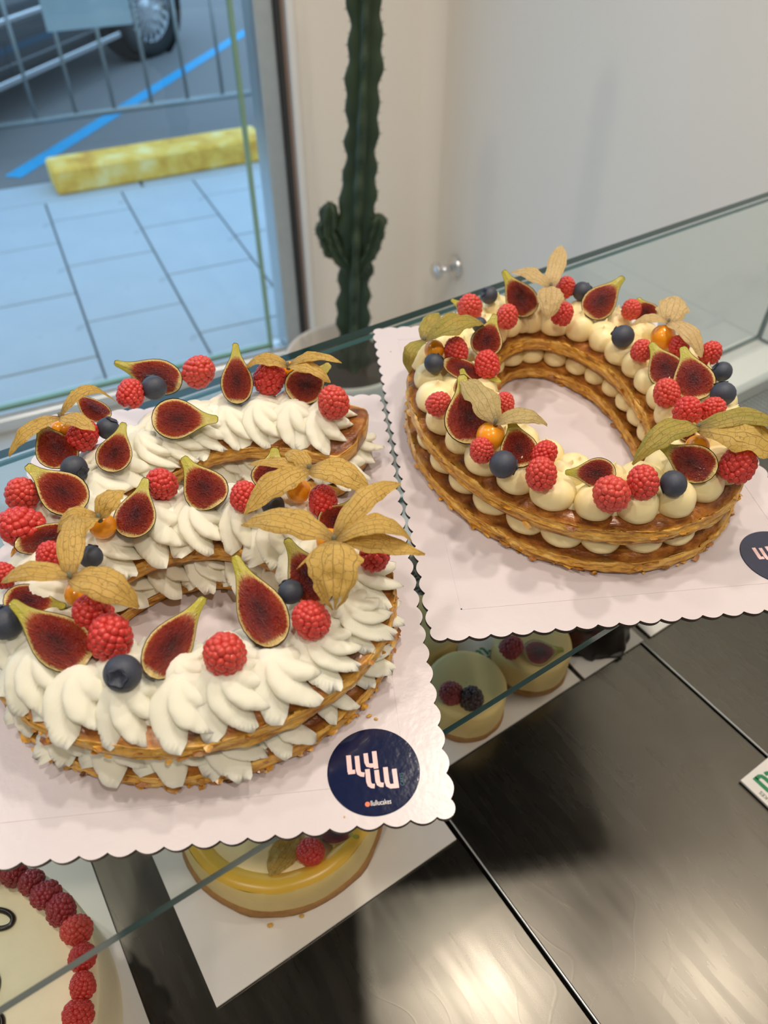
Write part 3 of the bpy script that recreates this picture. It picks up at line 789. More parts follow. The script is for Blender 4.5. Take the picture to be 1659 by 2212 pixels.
def dollop_mesh(name, seed, mat):
    rr = random.Random(seed); n = 36; vs = []; b1 = rr.uniform(-.25, .25); b2 = rr.uniform(-.25, .25); tip = rr.uniform(.05, .26)
    prof = [(.80, 0), (.94, .10), (1.0, .28), (.985, .45), (.91, .62), (.77, .76), (.58, .86), (.38, .92), (.22, .955), (.12, .97 + tip * .3), (.055, .98 + tip * .7), (.012, 1 + tip)]
    for (r, z) in prof:
        k = max(0, z - .85) * 3
        for i in range(n):
            a = 2 * math.pi * i / n; q = r * (1 + .05 * nz(1.5 * math.cos(a), 1.5 * math.sin(a), z * 1.5 + seed * 3))
            vs.append((q * math.cos(a) + b1 * k, q * math.sin(a) + b2 * k, z))
    m = len(prof)
    fs = [(i * n + k, i * n + (k + 1) % n, (i + 1) * n + (k + 1) % n, (i + 1) * n + k) for i in range(m - 1) for k in range(n)]
    fs.append(tuple(range((m - 1) * n, m * n)))
    return MB().add(vs, fs).mesh(name, mat)
ROS = [rosette_mesh('rosette', 11 + i, M['whip'], 6 + i % 3, (1.5, 1.1, 1.8, 1.3)[i % 4]) for i in range(5)]
DOL = [dollop_mesh('dollop', 31 + i, M['custard']) for i in range(5)]

T1, C1, T2 = .0150, .0150, .0165        # lower pastry, cream gap, upper pastry
ZP2 = T1 + C1; ZT = ZP2 + T2
def put(me, name, parent, O, x, y, z, ang, sx, sy, sz, tilt=0.0):
    o = link(name, me, parent); p = bl(O, x, y, z) - Vector((O.x, O.y, 0)); o.location = p
    o.rotation_euler = (0, tilt, ang + R(6.2)); o.scale = (sx, sy, sz); return o

cake6 = empty('number_six_cake', Vector((OB.x, OB.y, BT)), 'six shaped puff pastry layer cake piped with ruffled white whipped cream', 'cake')
cake0 = empty('number_zero_cake', Vector((OA.x, OA.y, BT)), 'zero shaped puff pastry ring cake piped with smooth yellow custard cream', 'cake')
NR6 = normals(RING6, True); NT6 = normals(TAIL6, False)
def hw_ring(i): 
    a = 2 * math.pi * i / 260; return 3.2 - .55 * max(0, math.sin(a)) + .08 * math.sin(3 * a)
def hw_tail(i): return 3.15 + .15 * math.sin(i * .06)
for nm, z0, th, g in (('lower_pastry', .0004, T1, 1.0), ('upper_pastry', ZP2, T2, .985)):
    mb = MB(); sweep_pastry(mb, RING6, NR6, lambda i: hw_ring(i) * g, True, z0, th, 3 + z0 * 100, OB)
    sweep_pastry(mb, TAIL6, NT6, lambda i: hw_tail(i) * g, False, z0, th, 3 + z0 * 100, OB)
    o = mb.obj(nm, M['pastry'], cake6); recalc(o.data)
def row(path, nor, L, closed, side, step, fn, skip=None, start=0.0):
    n = len(path); cnt = max(1, int(round(L / step))); k = 0
    for i in range(cnt):
        f = (i + start) / cnt
        if f >= 1: continue
        idx = int(f * (n if closed else n - 1)); p = path[idx]; nn = nor[idx] * side
        if skip and skip(p): continue
        fn(p, nn, idx, k); k += 1
near6 = lambda p: (p.x - 15.6) ** 2 / 12.2 ** 2 + (p.y - 13.5) ** 2 / 9.4 ** 2 < 1
junc = lambda p: p.x < 12 and 15 < p.y < 20
def ros_top(p, nn, idx, k):
    a = math.atan2(nn.y, nn.x) + rng.uniform(-.3, .3)
    q = p + nn * (1.05 + rng.uniform(-.12, .12))
    put(ROS[rng.randrange(5)], 'cream_rosette', cake6, OB, q.x, q.y, ZT - .002 - rng.uniform(0, .001), a, .0196 * rng.uniform(.92, 1.1), .0196 * rng.uniform(.92, 1.12), .0225 * rng.uniform(.9, 1.1))
def ros_mid(p, nn, idx, k):
    a = math.atan2(nn.y, nn.x) + rng.uniform(-.35, .35)
    q = p + nn * (1.55 + rng.uniform(-.1, .12))
    put(ROS[rng.randrange(5)], 'cream_rosette', cake6, OB, q.x, q.y, T1 - .0015, a, .0176 * rng.uniform(.95, 1.1), .0170 * rng.uniform(.95, 1.15), .0185)
# outward side of both paths is +normal for the counter-clockwise ring, -normal for the tail (it runs the other way)
sgn_r = 1 if NR6[0].x > 0 else -1
sgn_t = 1 if NT6[60].y > 0 else -1
row(RING6, NR6, LR6, True, sgn_r, 2.5, ros_top)
row(RING6, NR6, LR6 * .72, True, -sgn_r, 2.3, ros_top)
row(TAIL6, NT6, LT6, False, sgn_t, 2.5, ros_top, near6, 1.25)
row(TAIL6, NT6, LT6, False, -sgn_t, 2.5, ros_top, near6, 1.25)
row(RING6, NR6, LR6, True, sgn_r, 2.6, ros_mid)
row(RING6, NR6, LR6 * .72, True, -sgn_r, 2.3, ros_mid)
row(TAIL6, NT6, LT6, False, sgn_t, 2.6, ros_mid, near6, .4)
row(TAIL6, NT6, LT6, False, -sgn_t, 2.6, ros_mid, near6, .4)
def flakes(parent, O, pts, nrm, count, zmax, seed):
    rr = random.Random(seed); mb = MB()
    for _ in range(count):
        i = rr.randrange(len(pts)); z = rr.choice((rr.uniform(.0008, .004), rr.uniform(.002, .012), rr.uniform(.031, .042)))
        q = pts[i] + nrm[i] * rr.uniform(-.05, .10); p = bl(O, q.x, q.y, z) - Vector((O.x, O.y, 0))
        a = math.atan2(nrm[i].y, nrm[i].x) + R(6.2) + rr.uniform(-.5, .5)
        Mx = Matrix.Translation(p) @ Matrix.Rotation(a, 4, 'Z') @ Matrix.Rotation(rr.uniform(-.7, .5), 4, 'Y')
        l = rr.uniform(.0012, .0042); w = rr.uniform(.001, .005); h = rr.uniform(.0002, .0007)
        mb.add([(0, -w, 0), (l * rr.uniform(.5, 1), -w * .7, h), (l, w * rr.uniform(-.3, .3), 0), (l * rr.uniform(.4, 1), w * .8, -h), (0, w, 0), (0, 0, h * 2)],
               [(0, 1, 5), (1, 2, 5), (2, 3, 5), (3, 4, 5), (4, 3, 2, 1, 0)], 0, Mx, crust=[rr.uniform(0, .8)] * 6)
    o = mb.obj('loose_flakes', M['pastry'], parent, False); o['kind'] = 'stuff'
flakes(cake6, OB, [RING6[i] + NR6[i] * sgn_r * hw_ring(i) for i in range(260)], [n * sgn_r for n in NR6], 150, .045, 3)
# smooth cream bed along the middle of the piping
def cream_bed(C, N, closed, hw, z0, h, O, mat, parent):
    n = len(C); prof = [(-1, 0), (-.9, .5), (-.6, .85), (-.2, 1), (.2, 1), (.6, .85), (.9, .5), (1, 0)]; m = len(prof); vs = []
    for i in range(n):
        for (a, b) in prof:
            q = C[i] + N[i] * (a * hw); p = bl(O, q.x, q.y, 0) - Vector((O.x, O.y, 0))
            vs.append((p.x, p.y, z0 + h * b * (1 + .25 * nz(q.x * .8, q.y * .8, 2))))
    fs = [(i * m + j, i * m + j + 1, ((i + 1) % n) * m + j + 1, ((i + 1) % n) * m + j) for i in range(n if closed else n - 1) for j in range(m - 1)]
    MB().add(vs, fs).obj('cream_bed', mat, parent)
cream_bed(RING6, NR6, True, 1.4, ZT - .003, .017, OB, M['whip'], cake6)
cream_bed(TAIL6[14:], NT6[14:], False, 1.3, ZT - .003, .017, OB, M['whip'], cake6)

# zero cake
NZ = 300
PO = [ell0(2 * math.pi * i / NZ, 12.9, 15.35) for i in range(NZ)]; PI_ = [ell0(2 * math.pi * i / NZ, 5.45, 9.55) for i in range(NZ)]
C0 = [(a + b) / 2 for a, b in zip(PO, PI_)]; N0 = [(a - b).normalized() for a, b in zip(PO, PI_)]; H0 = [(a - b).length / 2 for a, b in zip(PO, PI_)]
for nm, z0, th, g in (('lower_pastry', .0004, T1, 1.01), ('upper_pastry', ZP2, T2, 1.0)):
    mb = MB(); sweep_pastry(mb, C0, N0, lambda i: H0[i] * g, True, z0, th, 13 + z0 * 100, OA)
    o = mb.obj(nm, M['pastry'], cake0); recalc(o.data)
def plen(P): return sum((P[i] - P[i - 1]).length for i in range(len(P)))
def dol_row(inset, outer, step, z, r, h, jit=.12, start=0.0):
    P = [C0[i] + N0[i] * ((H0[i] - inset) if outer else -(H0[i] - inset)) for i in range(NZ)]
    L = [0]
    for i in range(1, NZ + 1): L.append(L[-1] + (P[i % NZ] - P[i - 1]).length)
    cnt = int(round(L[-1] / step)); j = 0
    for i in range(cnt):
        s = L[-1] * (i + start) / cnt
        while L[j + 1] < s and j < NZ - 1: j += 1
        p = P[j]; k = rng.uniform(.92, 1.1)
        put(DOL[rng.randrange(5)], 'cream_dollop', cake0, OA, p.x + rng.uniform(-jit, jit), p.y + rng.uniform(-jit, jit), z, rng.uniform(0, 6.28), r * k * rng.uniform(.95, 1.06), r * k, h * rng.uniform(.92, 1.1))
dol_row(1.8, True, 2.75, ZT - .002, .0150, .0215)
dol_row(1.65, False, 2.35, ZT - .002, .0136, .0205, start=.3)
dol_row(3.9, True, 2.7, ZT - .001, .0140, .0185, .25, .5)
dol_row(1.75, True, 2.75, T1 - .001, .0146, .0165, .1, .4)
dol_row(1.35, False, 2.3, T1 - .001, .0120, .0160, .1, .1)
cream_bed(C0, N0, True, 1.8, ZT - .003, .010, OA, M['custard'], cake0)

flakes(cake0, OA, PO, N0, 190, .046, 4)
flakes(cake0, OA, PI_, [-n for n in N0], 70, .046, 5)
# ================================================================ FRUIT
def fib(n):
    g = math.pi * (3 - math.sqrt(5)); return [(i * g, 1 - 2 * (i + .5) / n) for i in range(n)]
def ico(sub=1):
    import bmesh
    bm = bmesh.new(); bmesh.ops.create_icosphere(bm, subdivisions=sub, radius=1.0)
    v = [tuple(p.co) for p in bm.verts]; f = [tuple(q.index for q in p.verts) for p in bm.faces]; bm.free(); return v, f
IV, IF = ico(2)
def raspberry_mesh(seed, mat, hair=True, n=98):
    rr = random.Random(seed); mb = MB()
    # height axis +Z, base (hollow end) at z=-1
    def prof(z):      # radius of the berry at height z in -1..1
        return math.sqrt(max(0, 1 - abs(z) ** 2.6)) * (1 - .13 * z)
    mb.add([(x * .90 * (1 - .11 * z), y * .90 * (1 - .11 * z), z * .97) for x, y, z in IV], IF)
    for (a, z) in fib(n):
        if z < -.93: continue
        a += rr.uniform(-.12, .12); z2 = max(-.95, min(.98, z + rr.uniform(-.03, .03)))
        r = prof(z2) * .80; c = Vector((r * math.cos(a), r * math.sin(a), z2 * .90)); s = .235 * rr.uniform(.92, 1.08)
        mb.add([c + Vector(v) * s for v in IV], IF)
        if hair and rr.random() < .35:
            o = Vector((c.x, c.y, c.z * .8)).normalized(); p = c + o * s * .95; e = (o + Vector((rr.uniform(-.6, .6), rr.uniform(-.6, .6), rr.uniform(-.6, .6)))).normalized()
            w = e.cross(UP).normalized() * .006; mb.add([p - w, p + w, p + e * .15], [(0, 1, 2)], 1)
    me = mb.mesh('raspberry', [mat, M['hair']]); return me
RB = [raspberry_mesh(i, M['rasp']) for i in range(3)]
RBD = [raspberry_mesh(9, M['rasp_dulled'], n=90), raspberry_mesh(8, M['black'], False, 70)]
def blue_meshes():
    prof = [(.0005, -1), (.25, -.97), (.5, -.86), (.75, -.65), (.93, -.35), (1, 0), (.95, .33), (.8, .62), (.64, .79), (.50, .88), (.40, .90), (.30, .80), (.20, .70), (.0005, .66)]
    body = MB().lathe(prof, 36, cap=False).mesh('body', M['blue'])
    mb = MB(); n = 30; vs = []
    for (r, z) in ((.38, .86), (.46, .94), (.56, .985), (.44, .95), (.33, .84)):
        for i in range(n):
            a = 2 * math.pi * i / n; k = .80 + .30 * abs(math.cos(2.5 * a)) ** 2
            vs.append((r * (k if r > .4 else 1) * math.cos(a), r * (k if r > .4 else 1) * math.sin(a), z))
    mb.add(vs, [(j * n + i, j * n + (i + 1) % n, (j + 1) * n + (i + 1) % n, (j + 1) * n + i) for j in range(4) for i in range(n)])
    return body, mb.mesh('crown', M['blue'])
BB_BODY, BB_CROWN = blue_meshes()
FIGP = [(0, .0), (.02, .34), (.06, .56), (.12, .76), (.2, .91), (.3, 1.0), (.4, .99), (.5, .89), (.6, .71), (.68, .54), (.76, .38), (.84, .27), (.92, .21), (.97, .19), (1.0, .10)]
def figr(s):
    for (a, ra), (b, rb) in zip(FIGP, FIGP[1:]):
        if s <= b:
            t = (s - a) / (b - a); return ra + (rb - ra) * t
    return .1
def fig_meshes(alpha, seed):
    rr = random.Random(seed); NS, NTt = 64, 34; fl = MB(); sk = MB(); al = R(alpha) / 2
    ss = [(i / (NS - 1)) ** 1.15 for i in range(NS)]
    bend = rr.uniform(-.25, .25)
    def cen(s): return bend * max(0, s - .45) ** 1.5
    for side in (-1, 1):
        vs = []; q = []; core = []; st = []; an = []
        for s in ss:
            Rr = figr(s)
            for j in range(NTt):
                t = j / (NTt - 1); r = Rr * t
                dist = (1 - t) * Rr
                f = max(0, min(1, (dist - .03) / .16)) * max(0, min(1, (.84 - s) / .20)) * max(0, min(1, (s - .03) / .09))
                d = .045 * f * (nz(r * 6 * side, s * 13, seed) + .7 * nz(r * 15 * side, s * 32, seed + 3)) - .03 * f
                x = side * r * math.sin(al) + cen(s); z = -r * math.cos(al) + d
                vs.append((x, s, z)); q.append(f); core.append(max(0, 1 - math.hypot(r / .9, (s - .38) / .36))); an.append(math.atan2((s - .38) * 2.4, side * r + 1e-4)); st.append(max(0, min(1, (s - .6) / .25)))
        fs = [(i * NTt + j, i * NTt + j + 1, (i + 1) * NTt + j + 1, (i + 1) * NTt + j) for i in range(NS - 1) for j in range(NTt - 1)]
        if side < 0: fs = [f[::-1] for f in fs]
        fl.add(vs, fs, flesh=q, core=core, streak=st, ang=an)
    NA = 20; vs = []; at = []
    for s in ss:
        for j in range(NA):
            a = -al + 2 * al * j / (NA - 1); Rr = figr(s) * 1.03 + .008
            vs.append((Rr * math.sin(a) + cen(s), s * 1.02 - .01, -Rr * math.cos(a) + .012)); at.append(s)
    fs = [(i * NA + j, (i + 1) * NA + j, (i + 1) * NA + j + 1, i * NA + j + 1) for i in range(NS - 1) for j in range(NA - 1)]
    fs.append(tuple(range((NS - 1) * NA, NS * NA)))
    sk.add(vs, fs, along=at)
    a = fl.mesh('flesh', M['figflesh']); b = sk.mesh('skin', M['figskin']); return a, b
FIG = [fig_meshes(165, 1), fig_meshes(140, 2), fig_meshes(178, 3), fig_meshes(115, 4)]

ZF = BT + ZT + .0165       # where fruit rests in the piped cream
GR = {'6': 'fruit on the whipped cream cake', '0': 'fruit on the custard cream cake'}
def raspberry(px, py, d, label, which='6', z=None, me=None, tilt=None, group=None):
    zz = (ZF + .010) if z is None else z
    p = un(px, py, zz); r = psize(d, p) / 2
    o = link('raspberry', me or RB[rng.randrange(3)]); o.location = p
    t = tilt if tilt else (rng.uniform(-.7, .7), rng.uniform(-.6, .6))
    o.rotation_euler = (t[0] , t[1], rng.uniform(0, 6.28)); o.scale = (r * .95, r * .95, r * 1.0)
    tag(o, label, 'raspberry', group or ('raspberries, ' + GR[which])); return o
def blueberry(px, py, d, label, which='6', axis=None, z=None):
    zz = (ZF + .0085) if z is None else z
    p = un(px, py, zz); r = psize(d, p) / 2
    rt = empty('blueberry', p, label, 'blueberry', 'blueberries, ' + GR[which])
    ax = Vector(axis) if axis else Vector((rng.uniform(-1, 1), rng.uniform(-.2, 1), rng.uniform(-.4, .6)))
    rt.rotation_euler = ax.to_track_quat('Z', 'Y').to_euler(); rt.scale = (r, r, r * .93)
    link('body', BB_BODY, rt); link('crown', BB_CROWN, rt); return rt
def fig(base, tip, w, label, which='6', k=.62, var=0, roll=0, z=None, thick=.8):
    zz = ZF + .004 if z is None else z
    n = ((-ray(*base).normalized()) * k + UP * (1 - k)).normalized()
    B = un(base[0], base[1], zz); T = on_plane(tip[0], tip[1], B, n)
    y = (T - B); L = y.length; y.normalize(); x = y.cross(n).normalized(); zv = x.cross(y)
    if roll: 
        q = Matrix.Rotation(R(roll), 3, y); x = q @ x; zv = q @ zv
    wr = psize(w, B) / 2
    rt = empty('fig_wedge', B, label, 'fig wedge', 'fig wedges, ' + GR[which])
    rt.rotation_euler = basis(Vector((0, 0, 0)), x, y, zv).to_euler(); rt.scale = (wr, L, wr * thick)
    link('flesh', FIG[var][0], rt); link('skin', FIG[var][1], rt); return rt
def leaf_mesh(B, T, width, arch, side, green, mat, seed, curl=.25, frayed=False):
    """papery husk leaf from B to T (local), bowed by arch along UP, cupped across"""
    rr = random.Random(seed); NSn, NW = 22, 11; d = T - B; L = d.length
    up = UP if side is None else side
    up = (up - d.normalized() * up.dot(d.normalized())).normalized(); x = d.normalized().cross(up)
    vs = []; al = []; ac = []; gr = []
    for i in range(NSn):
        s = i / (NSn - 1)
        c = B + d * s + up * (arch * 4 * s * (1 - s)) 
        wv = math.sin(math.pi * min(1, (s * .92 + .03)) ** .8) ** .85
        w = width / 2 * max(.02, wv) * (1 + .10 * nz(s * 5, seed, 0))
        if s > .9: w *= .45 + .55 * (1 - s) / .1
        for j in range(NW):
            t = -1 + 2 * j / (NW - 1)
            edge = 1 + .22 * nz(s * 7, t * 2, seed + 4) * abs(t)
            p = c + x * (w * t * edge) - up * (curl * w * t * t) + up * (.10 * width * nz(s * 4, t * 2, seed + 8) + .05 * width * nz(s * 9, t * 5, seed + 2))
            p += up * (.035 * width * math.cos(t * 2.5 * 2 * math.pi) * math.sin(math.pi * s))
            vs.append(p); al.append(s); ac.append(t); gr.append(green * (.6 + .4 * nz(s * 3, t * 2, seed)))
    fs = [(i * NW + j, i * NW + j + 1, (i + 1) * NW + j + 1, (i + 1) * NW + j) for i in range(NSn - 1) for j in range(NW - 1)]
    if frayed: fs = [f for k, f in enumerate(fs) if not (k // (NW - 1) > NSn - 5 and (k % (NW - 1)) in (2, 5, 6))]
    return MB().add(vs, fs, along=al, across=ac, green=gr).mesh('husk_leaf', mat)
def physalis(stem, berry, leaves, label, which='6', green=0.0, mat='husk', zs=.030, d=.0165, zb=None):
    """stem pixel where the leaves join; berry pixel or None; leaves: (tip px, width px, arch cm, z offset of tip in cm)"""
    S = un(stem[0], stem[1], ZF + zs)
    rt = empty('physalis', S, label, 'physalis', 'physalis, ' + GR[which])
    if berry:
        p = un(berry[0], berry[1], ZF + (.009 if zb is None else zb)) - S
        o = MB().add([Vector(v) * d / 2 for v in ico(3)[0]], ico(3)[1]).obj('berry', M['physalis'], rt); o.location = p
    for i, lf in enumerate(leaves):
        (tp, w, arch, dz) = lf[:4]
        T = un(tp[0], tp[1], ZF + zs + dz * .01); wd = psize(w, S)
        me = leaf_mesh(Vector((0, 0, 0)), T - S, wd, arch * .01, None if len(lf) < 6 else lf[5], green if len(lf) < 5 else lf[4], M[mat], hash((stem, i)) % 977, frayed=(w > 100))
        link('husk_leaf', me, rt)
    MB().tube([(0, 0, -.003), (0, 0, .003)], [.0016, .0011], 8).obj('stem', M['cactus_rib'], rt)
    return rt

# ---- fruit on the whipped cream cake (left)
W = 'of the whipped cream cake'
for a in [
    (430, 802, 70, 'upright raspberry alone on the back arc ' + W),
    (583, 816, 71, 'raspberry between two figs on the back arc ' + W),
    (720, 868, 71, 'raspberry nearest the open end of the back arc ' + W),
    (282, 850, 60, 'raspberry touching a blueberry on the back left ' + W),
    (180, 940, 66, 'raspberry under a husk leaf at the far left back ' + W),
    (47, 1067, 72, 'raspberry at the left rim beside a fig, upper one, ' + W),
    (348, 1045, 70, 'raspberry behind the upright fig on the middle bar ' + W),
    (528, 1072, 64, 'raspberry between fig and husk on the middle bar ' + W),
    (698, 1082, 66, 'raspberry right of the orange physalis on the middle bar ' + W),
    (46, 1138, 92, 'large raspberry at the left edge above a dark fig ' + W),
    (108, 1200, 60, 'raspberry half hidden by a husk leaf on the left ' + W),
    (8, 1242, 56, 'raspberry cut by the left picture edge ' + W),
    (200, 1325, 86, 'raspberry leaning on another at the front left, rear one, ' + W),
    (238, 1375, 98, 'big raspberry in front of its twin at the front left ' + W),
    (485, 1412, 97, 'round raspberry alone at the front ' + W),
    (671, 1338, 84, 'raspberry under a frayed husk tip at the front right ' + W),
    (810, 1198, 70, 'raspberry framed by two husk leaves on the right ' + W)]: raspberry(*a)
for a in [
    (333, 838, 55, 'blueberry beside a raspberry on the back left ' + W, '6', (-.4, .6, .3)),
    (233, 926, 50, 'blueberry behind the upright fig at the back left ' + W, '6', (.5, .5, .8)),
    (160, 1012, 58, 'blueberry wedged between three figs on the left ' + W, '6', (.9, -.5, -.1)),
    (590, 1092, 50, 'blueberry under a husk leaf on the middle bar ' + W, '6', (0, 1, -.5)),
    (628, 1279, 56, 'blueberry tucked behind the tall fig at the right ' + W, '6', (-.5, .8, .2)),
    (265, 1454, 82, 'large blueberry with its star crown showing at the front ' + W, '6', (.03, -.62, .5)),
    (12, 1345, 78, 'blueberry cut by the left picture edge at the front ' + W, '6', (-.5, .3, .8)),
    (196, 1203, 52, 'blueberry peeping from below a husk leaf on the left ' + W, '6', (0, .9, .2))]: blueberry(*a)
for kw in [
    dict(base=(392, 828), tip=(247, 787), w=78, label='fig wedge lying flat at the back left edge ' + W, var=1, roll=-30, k=.45),
    dict(base=(512, 872), tip=(511, 742), w=68, label='upright fig wedge at the middle of the back arc ' + W, var=0, k=.75),
    dict(base=(626, 858), tip=(714, 788), w=84, label='brownish fig wedge below a husk on the back arc ' + W, var=2),
    dict(base=(328, 902), tip=(470, 908), w=92, label='fig half lying sideways inside the back arc ' + W, var=2, k=.6, z=ZF + .012),
    dict(base=(150, 1003), tip=(76, 908), w=92, label='tall fig wedge leaning at the back left rim ' + W, var=1, roll=12),
    dict(base=(232, 1018), tip=(270, 914), w=76, label='fig wedge leaning right beside two blueberries ' + W, var=0, roll=-8),
    dict(base=(180, 1098), tip=(60, 1004), w=94, label='long fig half at the left above the large raspberry ' + W, var=2),
    dict(base=(472, 1090), tip=(392, 990), w=100, label='heart shaped fig wedge on the middle bar ' + W, var=1),
    dict(base=(276, 1160), tip=(318, 1034), w=88, label='upright fig wedge at the left end of the middle bar ' + W, var=0, roll=-6),
    dict(base=(585, 1060), tip=(597, 968), w=92, label='greenish fig wedge behind husk leaves on the middle bar ' + W, var=0, k=.75),
    dict(base=(32, 1182), tip=(212, 1128), w=64, label='dark glossy fig lying under a husk leaf at left ' + W, var=1, roll=15, z=ZF + .010),
    dict(base=(10, 1285), tip=(140, 1312), w=86, label='purple fig wedge with green end at the left edge ' + W, var=0, roll=-20, z=ZF + .009),
    dict(base=(188, 1432), tip=(20, 1303), w=118, label='large fig wedge with yellow neck at the front left ' + W, var=1, roll=-8),
    dict(base=(325, 1462), tip=(437, 1288), w=104, label='fig wedge with long green stem at the front center ' + W, var=1, roll=16),
    dict(base=(600, 1392), tip=(502, 1203), w=112, label='tall glistening fig wedge at the front right ' + W, var=1, roll=-10),
    dict(base=(700, 1305), tip=(622, 1163), w=96, label='fig wedge beneath the big open husk ' + W, var=0),
    dict(base=(236, 902), tip=(152, 846), w=60, label='dark fig wedge under the looping husk at the back left ' + W, var=1, roll=20),
    dict(base=(700, 1150), tip=(765, 1082), w=76, label='fig wedge just behind the big open husk ' + W, var=0, k=.7)]: fig(**kw)
physalis((722, 1165), (712, 1170), [((522, 1134), 78, 1.2, -.6), ((866, 1046), 62, 1.4, .3), ((890, 1170), 62, 1.6, -.8), ((918, 1198), 58, .5, -1.2), ((722, 1318), 112, 1.3, -1.8), ((640, 1230), 10, .2, -1)],
         'physalis with the largest open five leaved husk ' + W, zs=.036)
physalis((668, 1012), (645, 1060), [((528, 1112), 74, 1.0, -1.0), ((800, 1066), 80, 1.1, -1.2), ((618, 978), 46, .6, -.2), ((535, 1004), 34, .5, -.8)], 'physalis with orange berry and folded husk on the middle bar ' + W, zs=.032)
physalis((152, 1246), (172, 1282), [((168, 1108), 62, .8, .2), ((300, 1312), 88, 1.1, -1.4), ((2, 1258), 58, .9, -.8)], 'physalis with dark husk center at the left ' + W, zs=.034)
physalis((214, 1118), (222, 1136), [((268, 1060), 62, .7, .4), ((124, 1150), 56, 1.0, -.6), ((160, 1215), 44, 1.3, -.8)], 'small physalis with rounded husk left of the middle bar ' + W, zs=.028)
physalis((130, 900), (132, 932), [((250, 868), 40, 1.7, -.6), ((205, 930), 44, .5, .2), ((20, 986), 46, .9, -1.2)], 'physalis with looping husk at the far left back ' + W, zs=.026)
physalis((622, 790), (624, 803), [((530, 795), 44, .9, -.4), ((738, 784), 36, .9, .2), ((714, 826), 42, .8, -.6)], 'physalis with two pale husk leaves at the back arc ' + W, zs=.024)

# ---- fruit on the custard cream ring (right)
W = 'of the custard cream ring'
for a in [
    (1015, 664, 56, 'sideways raspberry at the back left ' + W), (1095, 684, 50, 'raspberry below the back blueberry ' + W),
    (1215, 678, 48, 'raspberry below the dried husk at the back ' + W), (1222, 620, 44, 'raspberry behind the dried husk at the back ' + W),
    (1364, 668, 44, 'raspberry left of a small fig at the back right ' + W), (985, 757, 54, 'raspberry behind a blueberry on the left ' + W),
    (1052, 787, 57, 'raspberry beside the inner edge on the left ' + W), (948, 872, 54, 'raspberry alone on the outer left ' + W),
    (1090, 870, 44, 'raspberry peeping out behind the pale husk at left ' + W), (1386, 757, 46, 'raspberry below the orange physalis at right ' + W),
    (1466, 748, 44, 'raspberry hidden between physalis and figs at right ' + W), (1535, 762, 48, 'raspberry at the outer right rim behind the figs ' + W),
    (1440, 848, 58, 'raspberry in front of the two right figs ' + W), (1485, 888, 64, 'raspberry at the right, touching the green husk, ' + W),
    (1540, 884, 54, 'raspberry right of its neighbour above the green husk ' + W), (1040, 972, 54, 'lying raspberry left of the front blueberry ' + W),
    (1176, 980, 56, 'raspberry at the inner front edge, rear of two, ' + W), (1169, 1023, 70, 'dark raspberry in front of another at the front ' + W),
    (1320, 1066, 82, 'sideways raspberry at the very front ' + W), (1388, 1041, 72, 'raspberry between another raspberry and a blueberry at the front ' + W),
    (1595, 1003, 78, 'raspberry under the green husk at the right edge ' + W)]: raspberry(*a, which='0')
for a in [
    (1057, 638, 38, 'blueberry at the very back left ' + W), (1257, 630, 42, 'blueberry at the very back beside an upright fig ' + W),
    (1346, 727, 50, 'blueberry alone on the inner right ' + W), (937, 785, 44, 'blueberry at the left rim below the green husk ' + W),
    (1086, 1003, 62, 'large blueberry at the front left ' + W), (1455, 1045, 60, 'blueberry at the front right below a fig ' + W),
    (1560, 803, 44, 'flattened blueberry at the outer right rim ' + W), (1562, 851, 54, 'blueberry with reddish scar at the right rim ' + W),
    (1036, 702, 34, 'blueberry almost hidden behind the green husk ' + W)]: blueberry(*a, which='0')
for kw in [
    dict(base=(1150, 678), tip=(1085, 587), w=70, label='fig wedge with yellow tip at the back left ' + W, var=1, k=.75),
    dict(base=(1268, 682), tip=(1344, 596), w=74, label='fig wedge pointing right at the back ' + W, var=1, k=.75),
    dict(base=(1040, 768), tip=(1072, 680), w=68, label='upright fig wedge on the left beside the green husk ' + W, var=0, k=.7),
    dict(base=(1030, 682), tip=(976, 646), w=40, label='green tipped fig sliver at the back left rim ' + W, var=0),
    dict(base=(958, 778), tip=(1082, 822), w=54, label='dark fig wedge lying across the left side ' + W, var=1, roll=-15, z=ZF + .010),
    dict(base=(1008, 858), tip=(1000, 796), w=50, label='pointed fig tip behind the pale husk on the left ' + W, var=0, k=.7),
    dict(base=(1020, 958), tip=(1000, 810), w=104, label='large dark fig half behind the yellow physalis ' + W, var=2, k=.7),
    dict(base=(1130, 1008), tip=(1105, 905), w=80, label='round fig half right of the yellow physalis ' + W, var=2, k=.7),
    dict(base=(1330, 1024), tip=(1222, 1018), w=66, label='small fig wedge with yellow end at the inner front ' + W, var=0, roll=-20, z=ZF + .010),
    dict(base=(1462, 826), tip=(1403, 742), w=82, label='left one of the two figs side by side at right ' + W, var=1),
    dict(base=(1512, 862), tip=(1478, 748), w=86, label='right glistening one of the two figs side by side ' + W, var=0),
    dict(base=(1546, 1022), tip=(1420, 962), w=88, label='fig wedge with pale yellow flesh below the green husk ' + W, var=1, roll=-14, z=ZF + .010),
    dict(base=(1405, 692), tip=(1380, 643), w=50, label='small fig wedge behind the dried husk at right ' + W, var=0, k=.75),
    dict(base=(1475, 950), tip=(1500, 912), w=40, label='dark fig sliver between the two green husk leaves ' + W, var=1)]: fig(which='0', **kw)
physalis((1190, 618), (1195, 650), [((1214, 530), 42, .6, .4), ((1104, 588), 48, .7, .2), ((1184, 690), 56, .9, -1.2)], 'physalis with beige dried three leaved husk at the back ' + W, '0', 0, 'husk_pale', zs=.030)
